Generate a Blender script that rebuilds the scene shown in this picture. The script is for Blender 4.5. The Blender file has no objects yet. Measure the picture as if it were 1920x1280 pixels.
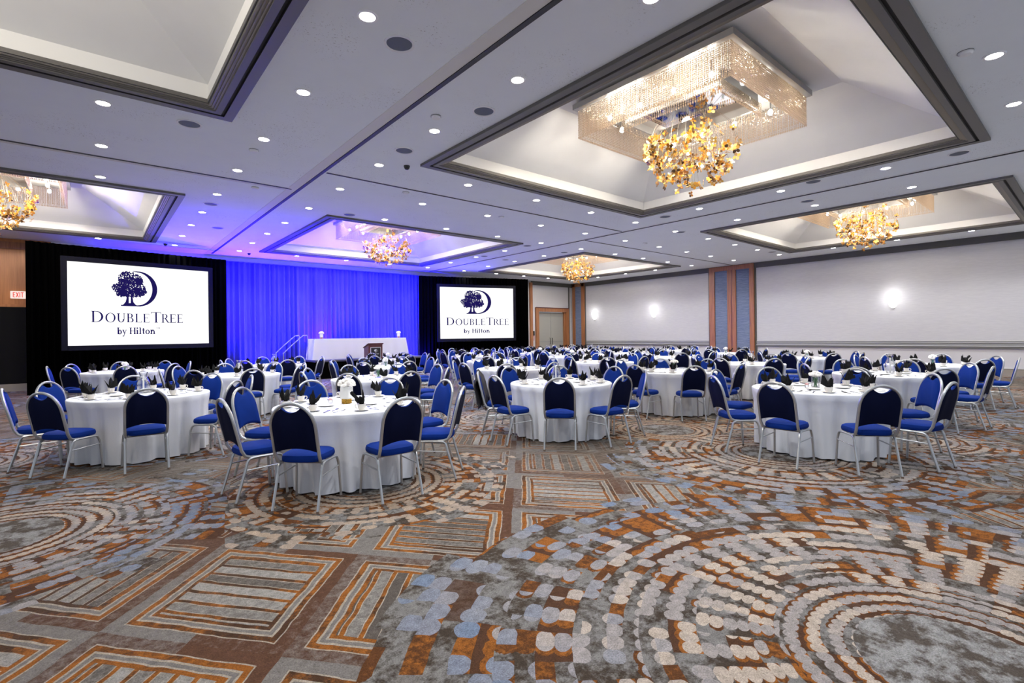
import bpy, bmesh, math, random
from mathutils import Vector, Matrix
PI = math.pi
S = bpy.context.scene
COL = S.collection

# ------------------------------------------------------------------ camera
YAW, RHO, HEYE = 0.6983, -0.0121, 1.5
fwd = Vector((math.sin(YAW), math.cos(YAW), 0)); rgt = Vector((math.cos(YAW), -math.sin(YAW), 0)); up = Vector((0, 0, 1))
cr = rgt*math.cos(RHO) + up*math.sin(RHO); cu = up*math.cos(RHO) - rgt*math.sin(RHO); cb = -fwd
cam_data = bpy.data.cameras.new('camera'); cam = bpy.data.objects.new('camera', cam_data); COL.objects.link(cam)
cam.matrix_world = Matrix(((cr.x, cu.x, cb.x, 0), (cr.y, cu.y, cb.y, 0), (cr.z, cu.z, cb.z, HEYE), (0, 0, 0, 1)))
cam_data.sensor_width = 36; cam_data.lens = 36*932.5/1920; cam_data.shift_x = 0; cam_data.shift_y = -12.8/1920
cam_data.clip_start = 0.05; cam_data.clip_end = 200
S.camera = cam
# ------------------------------------------------------------------ world, exposure
S.view_settings.view_transform = 'Standard'; S.view_settings.look = 'None'; S.view_settings.gamma = 1
S.view_settings.use_curve_mapping = False; S.view_settings.exposure = 0.22
w = bpy.data.worlds.new('world'); S.world = w; w.use_nodes = True
bg = w.node_tree.nodes['Background']; bg.inputs[0].default_value = (0.80, 0.87, 1.0, 1); bg.inputs[1].default_value = 0.60
S.cycles.max_bounces = 6; S.cycles.diffuse_bounces = 4; S.cycles.glossy_bounces = 3; S.cycles.transmission_bounces = 4
S.cycles.transparent_max_bounces = 16; S.cycles.sample_clamp_indirect = 4; S.cycles.sample_clamp_direct = 30
S.cycles.caustics_reflective = False; S.cycles.caustics_refractive = False
S.cycles.use_denoising = True
CZ = 4.52        # ceiling height

def lamp(name, kind, loc, power, color=(1, 1, 1), size=0.1, size_y=None, rot=(0, 0, 0), spot=None, blend=0.5, spread=None):
    d = bpy.data.lights.new(name, kind); d.energy = power; d.color = color
    if kind == 'AREA':
        d.shape = 'RECTANGLE' if size_y else 'DISK'; d.size = size
        if size_y: d.size_y = size_y
        if spread: d.spread = spread
    else:
        d.shadow_soft_size = size
    if kind == 'SPOT':
        d.spot_size = spot; d.spot_blend = blend
    o = bpy.data.objects.new(name, d); COL.objects.link(o); o.location = loc; o.rotation_euler = rot
    return o

# ------------------------------------------------------------------ material helpers
def newmat(name):
    m = bpy.data.materials.new(name); m.use_nodes = True
    nt = m.node_tree; b = nt.nodes['Principled BSDF']
    return m, nt, b
def mat(name, col, rough=0.6, metal=0.0, noise=0.0, nscale=30, bump=0.0, bscale=200, spec=0.5, emit=None, estr=0, trans=0, stretch=None, sheen=0):
    m, nt, b = newmat(name)
    b.inputs['Base Color'].default_value = (*col, 1); b.inputs['Roughness'].default_value = rough
    b.inputs['Metallic'].default_value = metal; b.inputs['Specular IOR Level'].default_value = spec
    b.inputs['Transmission Weight'].default_value = trans
    if sheen: b.inputs['Sheen Weight'].default_value = sheen
    tc = nt.nodes.new('ShaderNodeTexCoord'); mp = nt.nodes.new('ShaderNodeMapping'); nt.links.new(tc.outputs['Object'], mp.inputs[0])
    if stretch: mp.inputs['Scale'].default_value = stretch
    if noise:
        n = nt.nodes.new('ShaderNodeTexNoise'); n.inputs['Scale'].default_value = nscale; n.inputs['Detail'].default_value = 4
        nt.links.new(mp.outputs[0], n.inputs['Vector'])
        mx = nt.nodes.new('ShaderNodeMix'); mx.data_type = 'RGBA'
        mx.inputs[6].default_value = (*[max(0, c*(1-noise)) for c in col], 1); mx.inputs[7].default_value = (*[min(1, c*(1+noise)) for c in col], 1)
        nt.links.new(n.outputs[0], mx.inputs[0]); nt.links.new(mx.outputs[2], b.inputs['Base Color'])
    if bump:
        n2 = nt.nodes.new('ShaderNodeTexNoise'); n2.inputs['Scale'].default_value = bscale
        nt.links.new(mp.outputs[0], n2.inputs['Vector'])
        bp = nt.nodes.new('ShaderNodeBump'); bp.inputs['Strength'].default_value = bump; bp.inputs['Distance'].default_value = 0.01
        nt.links.new(n2.outputs[0], bp.inputs['Height']); nt.links.new(bp.outputs[0], b.inputs['Normal'])
    if emit:
        b.inputs['Emission Color'].default_value = (*emit, 1); b.inputs['Emission Strength'].default_value = estr
    return m
def emat(name, col, s):
    m = bpy.data.materials.new(name); m.use_nodes = True; nt = m.node_tree; nt.nodes.clear()
    e = nt.nodes.new('ShaderNodeEmission'); e.inputs[0].default_value = (*col, 1); e.inputs[1].default_value = s
    o = nt.nodes.new('ShaderNodeOutputMaterial'); nt.links.new(e.outputs[0], o.inputs[0]); return m

class X:
    """a value in a node tree; Python operators become Math nodes"""
    nt = None
    def __init__(s, v): s.v = v
    @staticmethod
    def m(op, *a, clamp=False):
        n = X.nt.nodes.new('ShaderNodeMath'); n.operation = op; n.use_clamp = clamp
        for i, q in enumerate(a):
            if isinstance(q, X): X.nt.links.new(q.v, n.inputs[i])
            else: n.inputs[i].default_value = q
        return X(n.outputs[0])
    def __add__(s, o): return X.m('ADD', s, o)
    __radd__ = __add__
    def __sub__(s, o): return X.m('SUBTRACT', s, o)
    def __rsub__(s, o): return X.m('SUBTRACT', o, s)
    def __mul__(s, o): return X.m('MULTIPLY', s, o)
    __rmul__ = __mul__
    def __truediv__(s, o): return X.m('DIVIDE', s, o)
    def __lt__(s, o): return X.m('LESS_THAN', s, o)
    def __gt__(s, o): return X.m('GREATER_THAN', s, o)
    def fl(s): return X.m('FLOOR', s)
    def fr(s): return X.m('FRACT', s)
    def abs(s): return X.m('ABSOLUTE', s)
    def sqrt(s): return X.m('SQRT', s)
def xmin(a, b): return X.m('MINIMUM', a, b)
def xmax(a, b): return X.m('MAXIMUM', a, b)
def sel(c, a, b):
    n = X.nt.nodes.new('ShaderNodeMix'); n.data_type = 'FLOAT'
    for i, q in ((0, c), (2, b), (3, a)):
        if isinstance(q, X): X.nt.links.new(q.v, n.inputs[i])
        else: n.inputs[i].default_value = q
    return X(n.outputs[0])
def csel(c, a, b):
    n = X.nt.nodes.new('ShaderNodeMix'); n.data_type = 'RGBA'
    for i, q in ((0, c), (6, b), (7, a)):
        if isinstance(q, X): X.nt.links.new(q.v, n.inputs[i])
        elif isinstance(q, tuple): n.inputs[i].default_value = (*q, 1)
        else: n.inputs[i].default_value = q
    return X(n.outputs[2])
def vec(x, y, z=0.0):
    n = X.nt.nodes.new('ShaderNodeCombineXYZ')
    for i, q in enumerate((x, y, z)):
        if isinstance(q, X): X.nt.links.new(q.v, n.inputs[i])
        else: n.inputs[i].default_value = q
    return X(n.outputs[0])
def wn(x, y, z=0.0):
    n = X.nt.nodes.new('ShaderNodeTexWhiteNoise'); n.noise_dimensions = '3D'; X.nt.links.new(vec(x, y, z).v, n.inputs['Vector']); return X(n.outputs['Value'])
def noise(v, scale, detail=2, rough=0.5):
    n = X.nt.nodes.new('ShaderNodeTexNoise'); n.inputs['Scale'].default_value = scale; n.inputs['Detail'].default_value = detail
    n.inputs['Roughness'].default_value = rough
    X.nt.links.new(v.v, n.inputs['Vector']); return X(n.outputs[0])
def step(a, lo, hi):
    n = X.nt.nodes.new('ShaderNodeMapRange'); n.clamp = True
    X.nt.links.new(a.v, n.inputs[0]); n.inputs[1].default_value = lo; n.inputs[2].default_value = hi; return X(n.outputs[0])

def carpet_material():
    m, nt, b = newmat('patterned_carpet'); X.nt = nt
    tc = nt.nodes.new('ShaderNodeTexCoord'); P = X(tc.outputs['Object'])
    sp = nt.nodes.new('ShaderNodeSeparateXYZ'); nt.links.new(P.v, sp.inputs[0]); x = X(sp.outputs[0]); y = X(sp.outputs[1])
    wob = (noise(P, 5, 2) - 0.5)*0.03
    wob2 = (noise(P, 6, 2) - 0.5)*0.03
    x1 = x + wob; y1 = y + wob2
    big = noise(P, 0.55, 2); mid = noise(P, 2.2, 3); mott = noise(P, 22, 4, .75); pile = noise(P, 130, 2, .8)
    # ---- woven lattice, laid diagonally
    dx0 = x1 - 0.72; dy0 = y1 - 4.15
    p = (dx0*0.82 - dy0*0.72)/1.1388; q = (dx0*0.83 + dy0*0.66)/1.1388
    ip = p.fl(); iq = q.fl(); lp = p.fr(); lq = q.fr()
    par = ((ip + iq)*0.5).fr() > 0.25
    s = sel(par, lq, lp); cellr = wn(ip, iq, 3.0)
    edge = xmin(xmin(lp, 1 - lp), xmin(lq, 1 - lq))
    cx_ = s*10.0; st = cx_.fr(); sid = cx_.fl()
    tone = wn(sid, ip*1.7 + iq*3.1, 5.0)
    fade = step(noise(P, 0.42, 1), 0.40, 0.60)
    near_l = step((x*x + y*y).sqrt(), 3.2, 7.5)
    GREY = (0.235, 0.215, 0.20); LGREY = (0.38, 0.36, 0.335); DGREY = (0.125, 0.105, 0.09); ORA = (0.33, 0.115, 0.022); BRO = (0.085, 0.042, 0.022); CRE = (0.46, 0.395, 0.32)
    orange = csel(step(mid + (mott - .5)*.5, 0.40, 0.58), ORA, BRO)
    fill = csel(step(tone + (mott - .5)*.9, 0.15, 0.85), LGREY, DGREY)
    roadfill = csel(step(wn(ip*3.0 + (lp > .5), iq*5.0 + (lq > .5), 1.0) + (mott - .5)*.8, .25, .6), GREY, (0.13, 0.062, 0.036))
    stripe = csel(st < 0.24, orange, csel((st - .62).abs() > 0.32, CRE, fill))
    lat = csel(edge < 0.185, orange, stripe)
    lat = csel(edge < 0.160, CRE, lat); lat = csel(edge < 0.150, GREY, lat); lat = csel(edge < 0.128, CRE, lat)
    lat = csel(edge < 0.115, orange, lat); lat = csel(edge < 0.082, CRE, lat); lat = csel(edge < 0.074, roadfill, lat)
    fine = noise(vec(x*3.0, y*60.0 + x*8.0, 0.0), 1.0, 3)
    plain = csel(step(fine, .42, .60), (0.27, 0.245, 0.215), (0.105, 0.082, 0.065))
    lat = csel(fade*near_l, plain, lat)
    # ---- medallions: concentric rings of dabs round given centres, scattered ones further off
    vo = nt.nodes.new('ShaderNodeTexVoronoi'); vo.feature = 'F1'; vo.inputs['Scale'].default_value = 0.25; vo.inputs['Randomness'].default_value = 0.75
    nt.links.new(P.v, vo.inputs['Vector'])
    vs = nt.nodes.new('ShaderNodeSeparateXYZ'); nt.links.new(vo.outputs['Position'], vs.inputs[0])
    mx, my = X(vs.outputs[0]), X(vs.outputs[1])
    far = (x*x + y*y).sqrt() > 7.2
    mR = sel(far, 1.75, 1.75)
    best = ((x - mx)*(x - mx) + (y - my)*(y - my)).sqrt() - 1.75 + (1 - far)*50.0
    for (cx, cy, cR) in ((2.95, 0.40, 2.40), (-0.62, 5.45, 1.72), (2.15, 4.85, 1.45), (6.45, 2.60, 2.15), (0.9, 9.9, 1.7), (5.6, 7.2, 1.7)):
        d = ((x - cx)*(x - cx) + (y - cy)*(y - cy)).sqrt() - cR
        c = d < best
        mx = sel(c, cx, mx); my = sel(c, cy, my); mR = sel(c, cR, mR); best = xmin(best, d)
    dx = x1 - mx; dy = y1 - my; r = (dx*dx + dy*dy).sqrt(); th = X.m('ARCTAN2', dy, dx)/(2*PI) + 0.5
    w0 = 0.0315
    rk = X.m('LOGARITHM', r + 1.0, math.e)/w0; k = rk.fl(); fr_ = rk.fr()
    kb = (k/4).fl(); rb = X.m('POWER', math.e, (kb*4 + 2)*w0) - 1.0
    nb0 = rb/(rb + 1.0)*(2*PI/(1.30*w0)); nb0 = X.m('ROUND', xmax(nb0, 8.0)); nbe = X.m('ROUND', nb0/2)*2
    a = th*nbe; ia = a.fl(); fa = a.fr(); seed = mx*7.0 + my
    sec = (a/6).fl()
    zone = (wn(kb, sec, seed + 1) > 0.52)*(r > 0.74)
    phase = (wn(kb, sec, seed + 3) > .5)*(r > 0.74)
    rowu = ((rk + phase)*0.5); colu = ((a + phase)*0.5)
    R_ = sel(zone, fr_, rowu.fr()/0.64); A_ = sel(zone, colu.fr()/0.64, fa)
    ed = (R_ - .5)*(R_ - .5)/(0.54*0.54) + (A_ - .5)*(A_ - .5)/(0.56*0.56)
    dot = ed + (mott - .5)*0.30 < 1.0
    on = sel(zone, wn(k, colu.fl(), seed + 4) > 0.12, wn(rowu.fl(), ia, seed + 4) > 0.12)
    inner = r < 0.74
    on = xmax(on, inner)
    edrop = step(r - mR, -.9, -.05); on = on*(wn(k, ia, seed + 50) > edrop*.45)
    dots = dot*on
    warm = (X(vs.outputs[0])*0 + my > 4.2)*(my < 5.2)*(mx > 1.0)
    tcol = step(r - mR + (wn(k, ia, seed + 6) - .5)*0.5 + (big - .5)*2.2, -0.95, -0.15)*(1 - warm*.8)
    dcol = csel(tcol, csel(wn(k, ia, seed + 31), (0.20, 0.255, 0.36), (0.29, 0.29, 0.335)), csel(step(wn((k/2).fl(), (a/3).fl(), seed + 9) + (big - .5), .45, .6), (0.56, 0.47, 0.39), (0.40, 0.36, 0.345)))
    dcol = csel(warm*.55, (0.50, 0.36, 0.24), dcol)
    bk = wn(k, (a/2).fl(), seed + 12)
    bk2 = wn((k/2).fl(), (a/3).fl(), seed + 14)
    oshape = ed + (mott - .5)*1.6 < 1.9
    base_ = csel(step(mott + (noise(P, 5, 3) - .5)*1.2, .35, .62), (0.24, 0.23, 0.22), (0.075, 0.055, 0.04))
    base_ = csel(step(bk2, .55, .6), (0.10, 0.046, 0.024), base_)
    isor = sel(inner, (wn(k, (a/4).fl(), seed + 40) > .35)*oshape, ((bk*.45 + bk2*.55) > 0.49)*oshape)
    under = csel(isor, csel(step(mott + (bk2 - .7)*.4, .34, .56), ORA, (0.135, 0.052, 0.018)), base_)
    med = csel(dots, dcol, under)
    core = csel(step(noise(P, 7, 5, .7), .44, .56), (0.36, 0.355, 0.35), (0.11, 0.09, 0.075))
    med = csel(r < 0.42, core, med)
    rim = r - mR + (wn(kb, sec, seed + 20) - .5)*0.55 + (bk2 - .5)*0.45
    inmed = rim < 0.0
    colr = csel(inmed, med, lat)
    shade = (0.20 + 0.86*mott)*(0.06 + 1.45*pile)
    n = nt.nodes.new('ShaderNodeVectorMath'); n.operation = 'SCALE'; nt.links.new(colr.v, n.inputs[0]); nt.links.new(shade.v, n.inputs['Scale'])
    nt.links.new(n.outputs[0], b.inputs['Base Color'])
    b.inputs['Roughness'].default_value = 0.95; b.inputs['Specular IOR Level'].default_value = 0.1
    bp = nt.nodes.new('ShaderNodeBump'); bp.inputs['Strength'].default_value = 0.5; bp.inputs['Distance'].default_value = 0.006
    nt.links.new(pile.v, bp.inputs['Height']); nt.links.new(bp.outputs[0], b.inputs['Normal'])
    return m

def ceiling_material():
    m, nt, b = newmat('ceiling_paint'); X.nt = nt
    tc = nt.nodes.new('ShaderNodeTexCoord'); P = X(tc.outputs['Object'])
    sp = nt.nodes.new('ShaderNodeSeparateXYZ'); nt.links.new(P.v, sp.inputs[0]); x = X(sp.outputs[0]); y = X(sp.outputs[1])
    spots = noise(P, 45, 3, .8) > 0.64
    reg = step(noise(P, 1.1, 2), .50, .60)
    base = csel(noise(P, 3, 3), (0.85, 0.89, 0.92), (0.80, 0.84, 0.88))
    c = csel(spots*reg, (0.33, 0.32, 0.31), base)
    nt.links.new(c.v, b.inputs['Base Color']); b.inputs['Roughness'].default_value = 0.85; b.inputs['Specular IOR Level'].default_value = 0.2
    return m

def wood(name, c1, c2, axis='Z', rough=0.42):
    m, nt, b = newmat(name); X.nt = nt
    tc = nt.nodes.new('ShaderNodeTexCoord'); mp = nt.nodes.new('ShaderNodeMapping'); nt.links.new(tc.outputs['Object'], mp.inputs[0])
    mp.inputs['Scale'].default_value = (28, 28, 1.2) if axis == 'Z' else (1.2, 1.2, 28)
    n = noise(X(mp.outputs[0]), 1.0, 4, .65)
    c = csel(step(n, .3, .7), c2, c1); nt.links.new(c.v, b.inputs['Base Color']); b.inputs['Roughness'].default_value = rough
    return m
def weave(name, c1, c2, rough=.9):
    m, nt, b = newmat(name); X.nt = nt
    tc = nt.nodes.new('ShaderNodeTexCoord'); mp = nt.nodes.new('ShaderNodeMapping'); nt.links.new(tc.outputs['Object'], mp.inputs[0])
    mp.inputs['Scale'].default_value = (4, 4, 45)
    n = noise(X(mp.outputs[0]), 1.0, 3, .6); c = csel(step(n, .4, .6), c2, c1); nt.links.new(c.v, b.inputs['Base Color']); b.inputs['Roughness'].default_value = rough
    return m
def glass_mat(name, tint=(1, 1, 1), alpha=.72, rough=.03):
    m = bpy.data.materials.new(name); m.use_nodes = True; nt = m.node_tree; nt.nodes.clear()
    t = nt.nodes.new('ShaderNodeBsdfTransparent'); t.inputs[0].default_value = (*tint, 1)
    g = nt.nodes.new('ShaderNodeBsdfGlossy'); g.inputs['Roughness'].default_value = rough
    lw = nt.nodes.new('ShaderNodeLayerWeight'); lw.inputs[0].default_value = 1-alpha
    mx = nt.nodes.new('ShaderNodeMixShader'); o = nt.nodes.new('ShaderNodeOutputMaterial')
    nt.links.new(lw.outputs['Facing'], mx.inputs[0]); nt.links.new(t.outputs[0], mx.inputs[1]); nt.links.new(g.outputs[0], mx.inputs[2]); nt.links.new(mx.outputs[0], o.inputs[0])
    return m
def crystal_mat():
    m = bpy.data.materials.new('cut_crystal'); m.use_nodes = True; nt = m.node_tree; nt.nodes.clear()
    t = nt.nodes.new('ShaderNodeBsdfTransparent'); t.inputs[0].default_value = (.97, .93, .88, 1)
    g = nt.nodes.new('ShaderNodeBsdfGlossy'); g.inputs['Roughness'].default_value = .12; g.inputs[0].default_value = (1, .90, .78, 1)
    d = nt.nodes.new('ShaderNodeBsdfTranslucent'); d.inputs[0].default_value = (1, .87, .72, 1)
    m1 = nt.nodes.new('ShaderNodeMixShader'); m1.inputs[0].default_value = .86; m2 = nt.nodes.new('ShaderNodeMixShader'); m2.inputs[0].default_value = .93
    o = nt.nodes.new('ShaderNodeOutputMaterial')
    nt.links.new(g.outputs[0], m1.inputs[1]); nt.links.new(d.outputs[0], m1.inputs[2]); nt.links.new(t.outputs[0], m2.inputs[1]); nt.links.new(m1.outputs[0], m2.inputs[2]); nt.links.new(m2.outputs[0], o.inputs[0])
    return m
def gold_mat():
    m, nt, b = newmat('gilded_petals')
    g = nt.nodes.new('ShaderNodeNewGeometry'); r = nt.nodes.new('ShaderNodeValToRGB'); nt.links.new(g.outputs['Random Per Island'], r.inputs[0])
    e = r.color_ramp.elements; e[0].position = 0; e[0].color = (.07, .03, .01, 1); e[1].position = 1; e[1].color = (.85, .66, .30, 1)
    for pos, c in ((.22, (.16, .09, .03, 1)), (.34, (.45, .17, .015, 1)), (.62, (.70, .32, .03, 1)), (.85, (.60, .40, .10, 1))):
        q = e.new(pos); q.color = c
    nt.links.new(r.outputs[0], b.inputs['Base Color']); b.inputs['Metallic'].default_value = .35; b.inputs['Roughness'].default_value = .35
    return m

M = dict(
    carpet=carpet_material(), ceil=ceiling_material(),
    cove=mat('cove_paint', (.90, .90, .88), .8), vault=mat('vault_plaster', (.87, .88, .88), .85, noise=.04, nscale=2),
    taupe=mat('taupe_moulding', (.115, .108, .10), .5), taupe2=mat('taupe_moulding_bead', (.21, .18, .14), .45), slot=mat('dark_slot', (.008, .008, .008), .8),
    seam=mat('dark_track', (.03, .03, .035), .6), seamw=mat('track_edge', (.70, .69, .66), .7),
    wallw=weave('white_wall_fabric', (.50, .50, .52), (.465, .465, .49)), walllow=mat('lower_wall_paint', (.56, .555, .575), .7), rail=mat('grey_rail', (.23, .235, .24), .4), railt=mat('pale_rail', (.55, .55, .55), .4),
    crown=mat('crown_paint', (.075, .073, .065), .6), base=mat('baseboard_paint', (.28, .25, .22), .6),
    wood=wood('warm_veneer', (.40, .17, .065), (.20, .075, .03)), woodl=wood('left_panelling', (.50, .19, .05), (.36, .125, .03)), bluep=weave('blue_wall_fabric', (.115, .15, .24), (.17, .21, .31)),
    black=mat('black_drape', (.0009, .0009, .0010), 1, spec=0), darkwall=mat('dark_partition', (.006, .006, .007), .8, spec=.1), drape=mat('stage_drape', (.07, .07, .40), .85, spec=.05),  # stage drape's blue paints the coloured stage light into a white fabric
    fabric=mat('blue_chair_fabric', (.0014, .020, .165), .85, noise=.15, nscale=8, bump=.15, bscale=500, spec=.12), fabricb=mat('shaded_back_fabric', (.001, .003, .024), .85, bump=.12, bscale=500, spec=.12),  # rear of the chair backs painted darker for the shade they sit in
    silver=mat('silver_tube', (.46, .48, .50), .30, metal=.75), foot=mat('foot_cap', (.12, .08, .06), .5),
    cloth=mat('white_linen', (.70, .72, .765), .85, bump=.1, bscale=60, spec=.2), china=mat('white_china', (.86, .83, .77), .2), napkin=mat('black_napkin', (.006, .006, .006), .8, spec=.2),
    steel=mat('cutlery_steel', (.22, .23, .27), .18, metal=1), glass=glass_mat('clear_glass', alpha=.50), water=glass_mat('vase_water', (.92, .96, 1), .9), candle=mat('candle_wax', (.95, .95, .93), .5),
    petal=mat('white_petals', (.90, .87, .82), .8, noise=.06, nscale=60), yellowp=mat('cream_petals', (.85, .78, .52), .8), pinkp=mat('pink_petals', (.85, .50, .50), .8), stem=mat('green_stems', (.10, .26, .12), .6),
    goldband=mat('gold_beaded_band', (.65, .33, .05), .35, metal=.6, noise=.8, nscale=70), vasew=mat('frosted_vase', (.80, .80, .77), .5),
    metal=mat('brushed_metal', (.36, .36, .36), .35, metal=.7), mirror=mat('mirror', (.85, .80, .76), .03, metal=1), crystal=crystal_mat(), gold=gold_mat(), bulb=emat('bulb_glow', (1, .93, .84), 42),
    wire=mat('thin_wire', (.25, .22, .18), .4, metal=.8), led=emat('downlight_lens', (1, .98, 1), 40), ring=mat('white_ring', (.80, .80, .82), .5), grille=mat('speaker_grille', (.105, .12, .155), .7, noise=.2, nscale=300),
    camera=mat('black_dome', (.01, .01, .01), .15), screenf=mat('screen_border', (.005, .0055, .011), .7, spec=.1), screen=emat('projected_white', (1, 1, 1), 1.15), ink=emat('projected_navy', (.012, .008, .085), 1),
    mahog=mat('mahogany', (.085, .018, .018), .35, noise=.3, nscale=6), plaque=mat('black_plaque', (.01, .01, .012), .3), silverink=mat('silver_print', (.75, .78, .80), .4),
    doorp=mat('door_paint', (.29, .285, .26), .5), dgrey=mat('pewter_handle', (.05, .05, .05), .35, metal=.6), exitw=emat('exit_panel', (.95, .80, .74), .9), exitr=emat('exit_letters', (.85, .04, .03), .9), glow=emat('sconce_glass', (1, .98, .95), 4),
    stage=mat('stage_skirt', (.0015, .0015, .0015), 1, spec=0), deck=mat('stage_deck', (.06, .06, .07), .6), jacket=mat('black_jacket', (.012, .011, .016), .75, noise=.3, nscale=20), red=mat('red_cord', (.5, .05, .04), .5), trimw=mat('wall_trim_grey', (.12, .12, .115), .5),
)

# ------------------------------------------------------------------ object helpers
def link(name, me, parent=None, loc=None):
    o = bpy.data.objects.new(name, me); COL.objects.link(o)
    if parent: o.parent = parent
    if loc: o.location = loc
    return o
def obj(name, bm, m, parent=None, smooth=True, loc=None, recalc=True):
    if recalc: bmesh.ops.recalc_face_normals(bm, faces=bm.faces)
    me = bpy.data.meshes.new(name); bm.to_mesh(me); bm.free()
    for q in (m if isinstance(m, (list, tuple)) else [m]): me.materials.append(q)
    if smooth:
        me.polygons.foreach_set('use_smooth', [True]*len(me.polygons))
        try: me.set_sharp_from_angle(angle=math.radians(38))
        except Exception: pass
    return link(name, me, parent, loc)
def tag(o, label, cat, group=None):
    o['label'] = label; o['category'] = cat
    if group: o['group'] = group
    return o
def struct(o): o['kind'] = 'structure'; return o
def thing(name, label, cat, loc=(0, 0, 0), rz=0, group=None):
    o = bpy.data.objects.new(name, None); COL.objects.link(o); o.location = loc; o.rotation_euler = (0, 0, rz); o.empty_display_size = .1
    return tag(o, label, cat, group)
def dup(root, loc, rz=0, label=None, group=None, scale=None):
    def cp(o, par):
        c = o.copy(); COL.objects.link(c)
        if par: c.parent = par
        for ch in kids.get(o.name, ()): cp(ch, c)
        return c
    kids = {}
    def walk(o):
        kids[o.name] = list(KIDS.get(o.name) or KIDS.setdefault(o.name, [c for c in bpy.data.objects if c.parent == o]))
        for c in kids[o.name]: walk(c)
    walk(root)
    r = cp(root, None); r.location = loc; r.rotation_euler = (0, 0, rz)
    if scale: r.scale = scale
    if label: r['label'] = label
    if group: r['group'] = group
    return r
KIDS = {}
def BM(): return bmesh.new()
def box(bm, c, s, mi=0, rz=0, bev=0):
    r = bmesh.ops.create_cube(bm, size=1)['verts']
    mt = Matrix.Translation(c) @ Matrix.Rotation(rz, 4, 'Z') @ Matrix.Diagonal((*s, 1))
    bmesh.ops.transform(bm, matrix=mt, verts=r)
    fs = {f for v in r for f in v.link_faces}
    for f in fs: f.material_index = mi
    if bev:
        es = {e for v in r for e in v.link_edges}
        out = bmesh.ops.bevel(bm, geom=list(es), offset=bev, segments=2, affect='EDGES')
        for f in out['faces']: f.material_index = mi
def bx(bm, x0, x1, y0, y1, z0, z1, mi=0, bev=0): box(bm, ((x0+x1)/2, (y0+y1)/2, (z0+z1)/2), (x1-x0, y1-y0, z1-z0), mi, 0, bev)
def quad(bm, pts, mi=0):
    f = bm.faces.new([bm.verts.new(p) for p in pts]); f.material_index = mi; return f
def loft(bm, loops, closed=True, cap0=True, cap1=True, mi=0):
    vs = [[bm.verts.new(p) for p in L] for L in loops]
    n = len(vs[0])
    for a, b in zip(vs, vs[1:]):
        for i in range(n if closed else n-1):
            f = bm.faces.new((a[i], a[(i+1) % n], b[(i+1) % n], b[i])); f.material_index = mi
    if closed and cap0: bm.faces.new(vs[0][::-1]).material_index = mi
    if closed and cap1: bm.faces.new(vs[-1]).material_index = mi
    return vs
def circ(r, z, n=20, cx=0, cy=0): return [(cx+r*math.cos(2*PI*i/n), cy+r*math.sin(2*PI*i/n), z) for i in range(n)]
def lathe(bm, prof, n=20, cx=0, cy=0, cap0=True, cap1=True, mi=0): loft(bm, [circ(r, z, n, cx, cy) for r, z in prof], True, cap0, cap1, mi)
def tube(bm, pts, r, n=8, mi=0, flat=1.0, closed=False):
    pts = [Vector(p) for p in pts]; loops = []; prev = None; N = len(pts)
    for i, p in enumerate(pts):
        a = pts[i-1] if (i or closed) else p; b = pts[(i+1) % N] if (i < N-1 or closed) else p
        t = (b-a).normalized()
        if prev is None:
            ref = Vector((0, 0, 1)) if abs(t.z) < .9 else Vector((1, 0, 0)); u = t.cross(ref).normalized()
        else: u = (prev - t*prev.dot(t)).normalized()
        prev = u; v = t.cross(u); rr = r[i] if isinstance(r, (list, tuple)) else r
        loops.append([p + u*rr*math.cos(2*PI*k/n) + v*rr*flat*math.sin(2*PI*k/n) for k in range(n)])
    if closed: loops.append(loops[0])
    loft(bm, loops, True, not closed, not closed, mi)
def smooth_path(pts, k=4):
    pts = [Vector(p) for p in pts]; out = []
    for i in range(len(pts)-1):
        p0 = pts[max(i-1, 0)]; p1 = pts[i]; p2 = pts[i+1]; p3 = pts[min(i+2, len(pts)-1)]
        for j in range(k):
            t = j/k; out.append(.5*((2*p1) + (p2-p0)*t + (2*p0-5*p1+4*p2-p3)*t*t + (3*p1-p0-3*p2+p3)*t**3))
    out.append(pts[-1]); return out
def blob(bm, c, r, sc=(1, 1, 1), sub=1, mi=0, jit=0, rnd=random):
    vs = bmesh.ops.create_icosphere(bm, subdivisions=sub, radius=r)['verts']
    for v in vs:
        v.co = Vector((v.co.x*sc[0], v.co.y*sc[1], v.co.z*sc[2]))*(1 + (rnd.random()-.5)*jit) + Vector(c)
    for f in {f for v in vs for f in v.link_faces}: f.material_index = mi

# ================================================================== STRUCTURE
bm = BM(); quad(bm, [(-9, -3, 0), (22.3, -3, 0), (22.3, 21, 0), (-9, 21, 0)]); struct(obj('floor', bm, M['carpet'], smooth=False))
COFF = [(-5.0, 1.48, 1.13, 7.72), (4.42, 10.87, 1.13, 7.72), (13.85, 20.36, 1.13, 7.72), (-5.0, 1.48, 12.31, 18.93), (4.42, 10.87, 12.31, 18.93), (13.85, 20.36, 12.31, 18.93)]
INS = .335
xs = [-9, -5+INS, 1.48-INS, 4.42+INS, 10.87-INS, 13.85+INS, 20.36-INS, 22.3]; ys = [-3, 1.13+INS, 7.72-INS, 12.31+INS, 18.93-INS, 21.0]
bm = BM()
for i in range(len(xs)-1):
    for j in range(len(ys)-1):
        if i in (1, 3, 5) and j in (1, 3): continue
        quad(bm, [(xs[i], ys[j], CZ), (xs[i+1], ys[j], CZ), (xs[i+1], ys[j+1], CZ), (xs[i], ys[j+1], CZ)])
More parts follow.
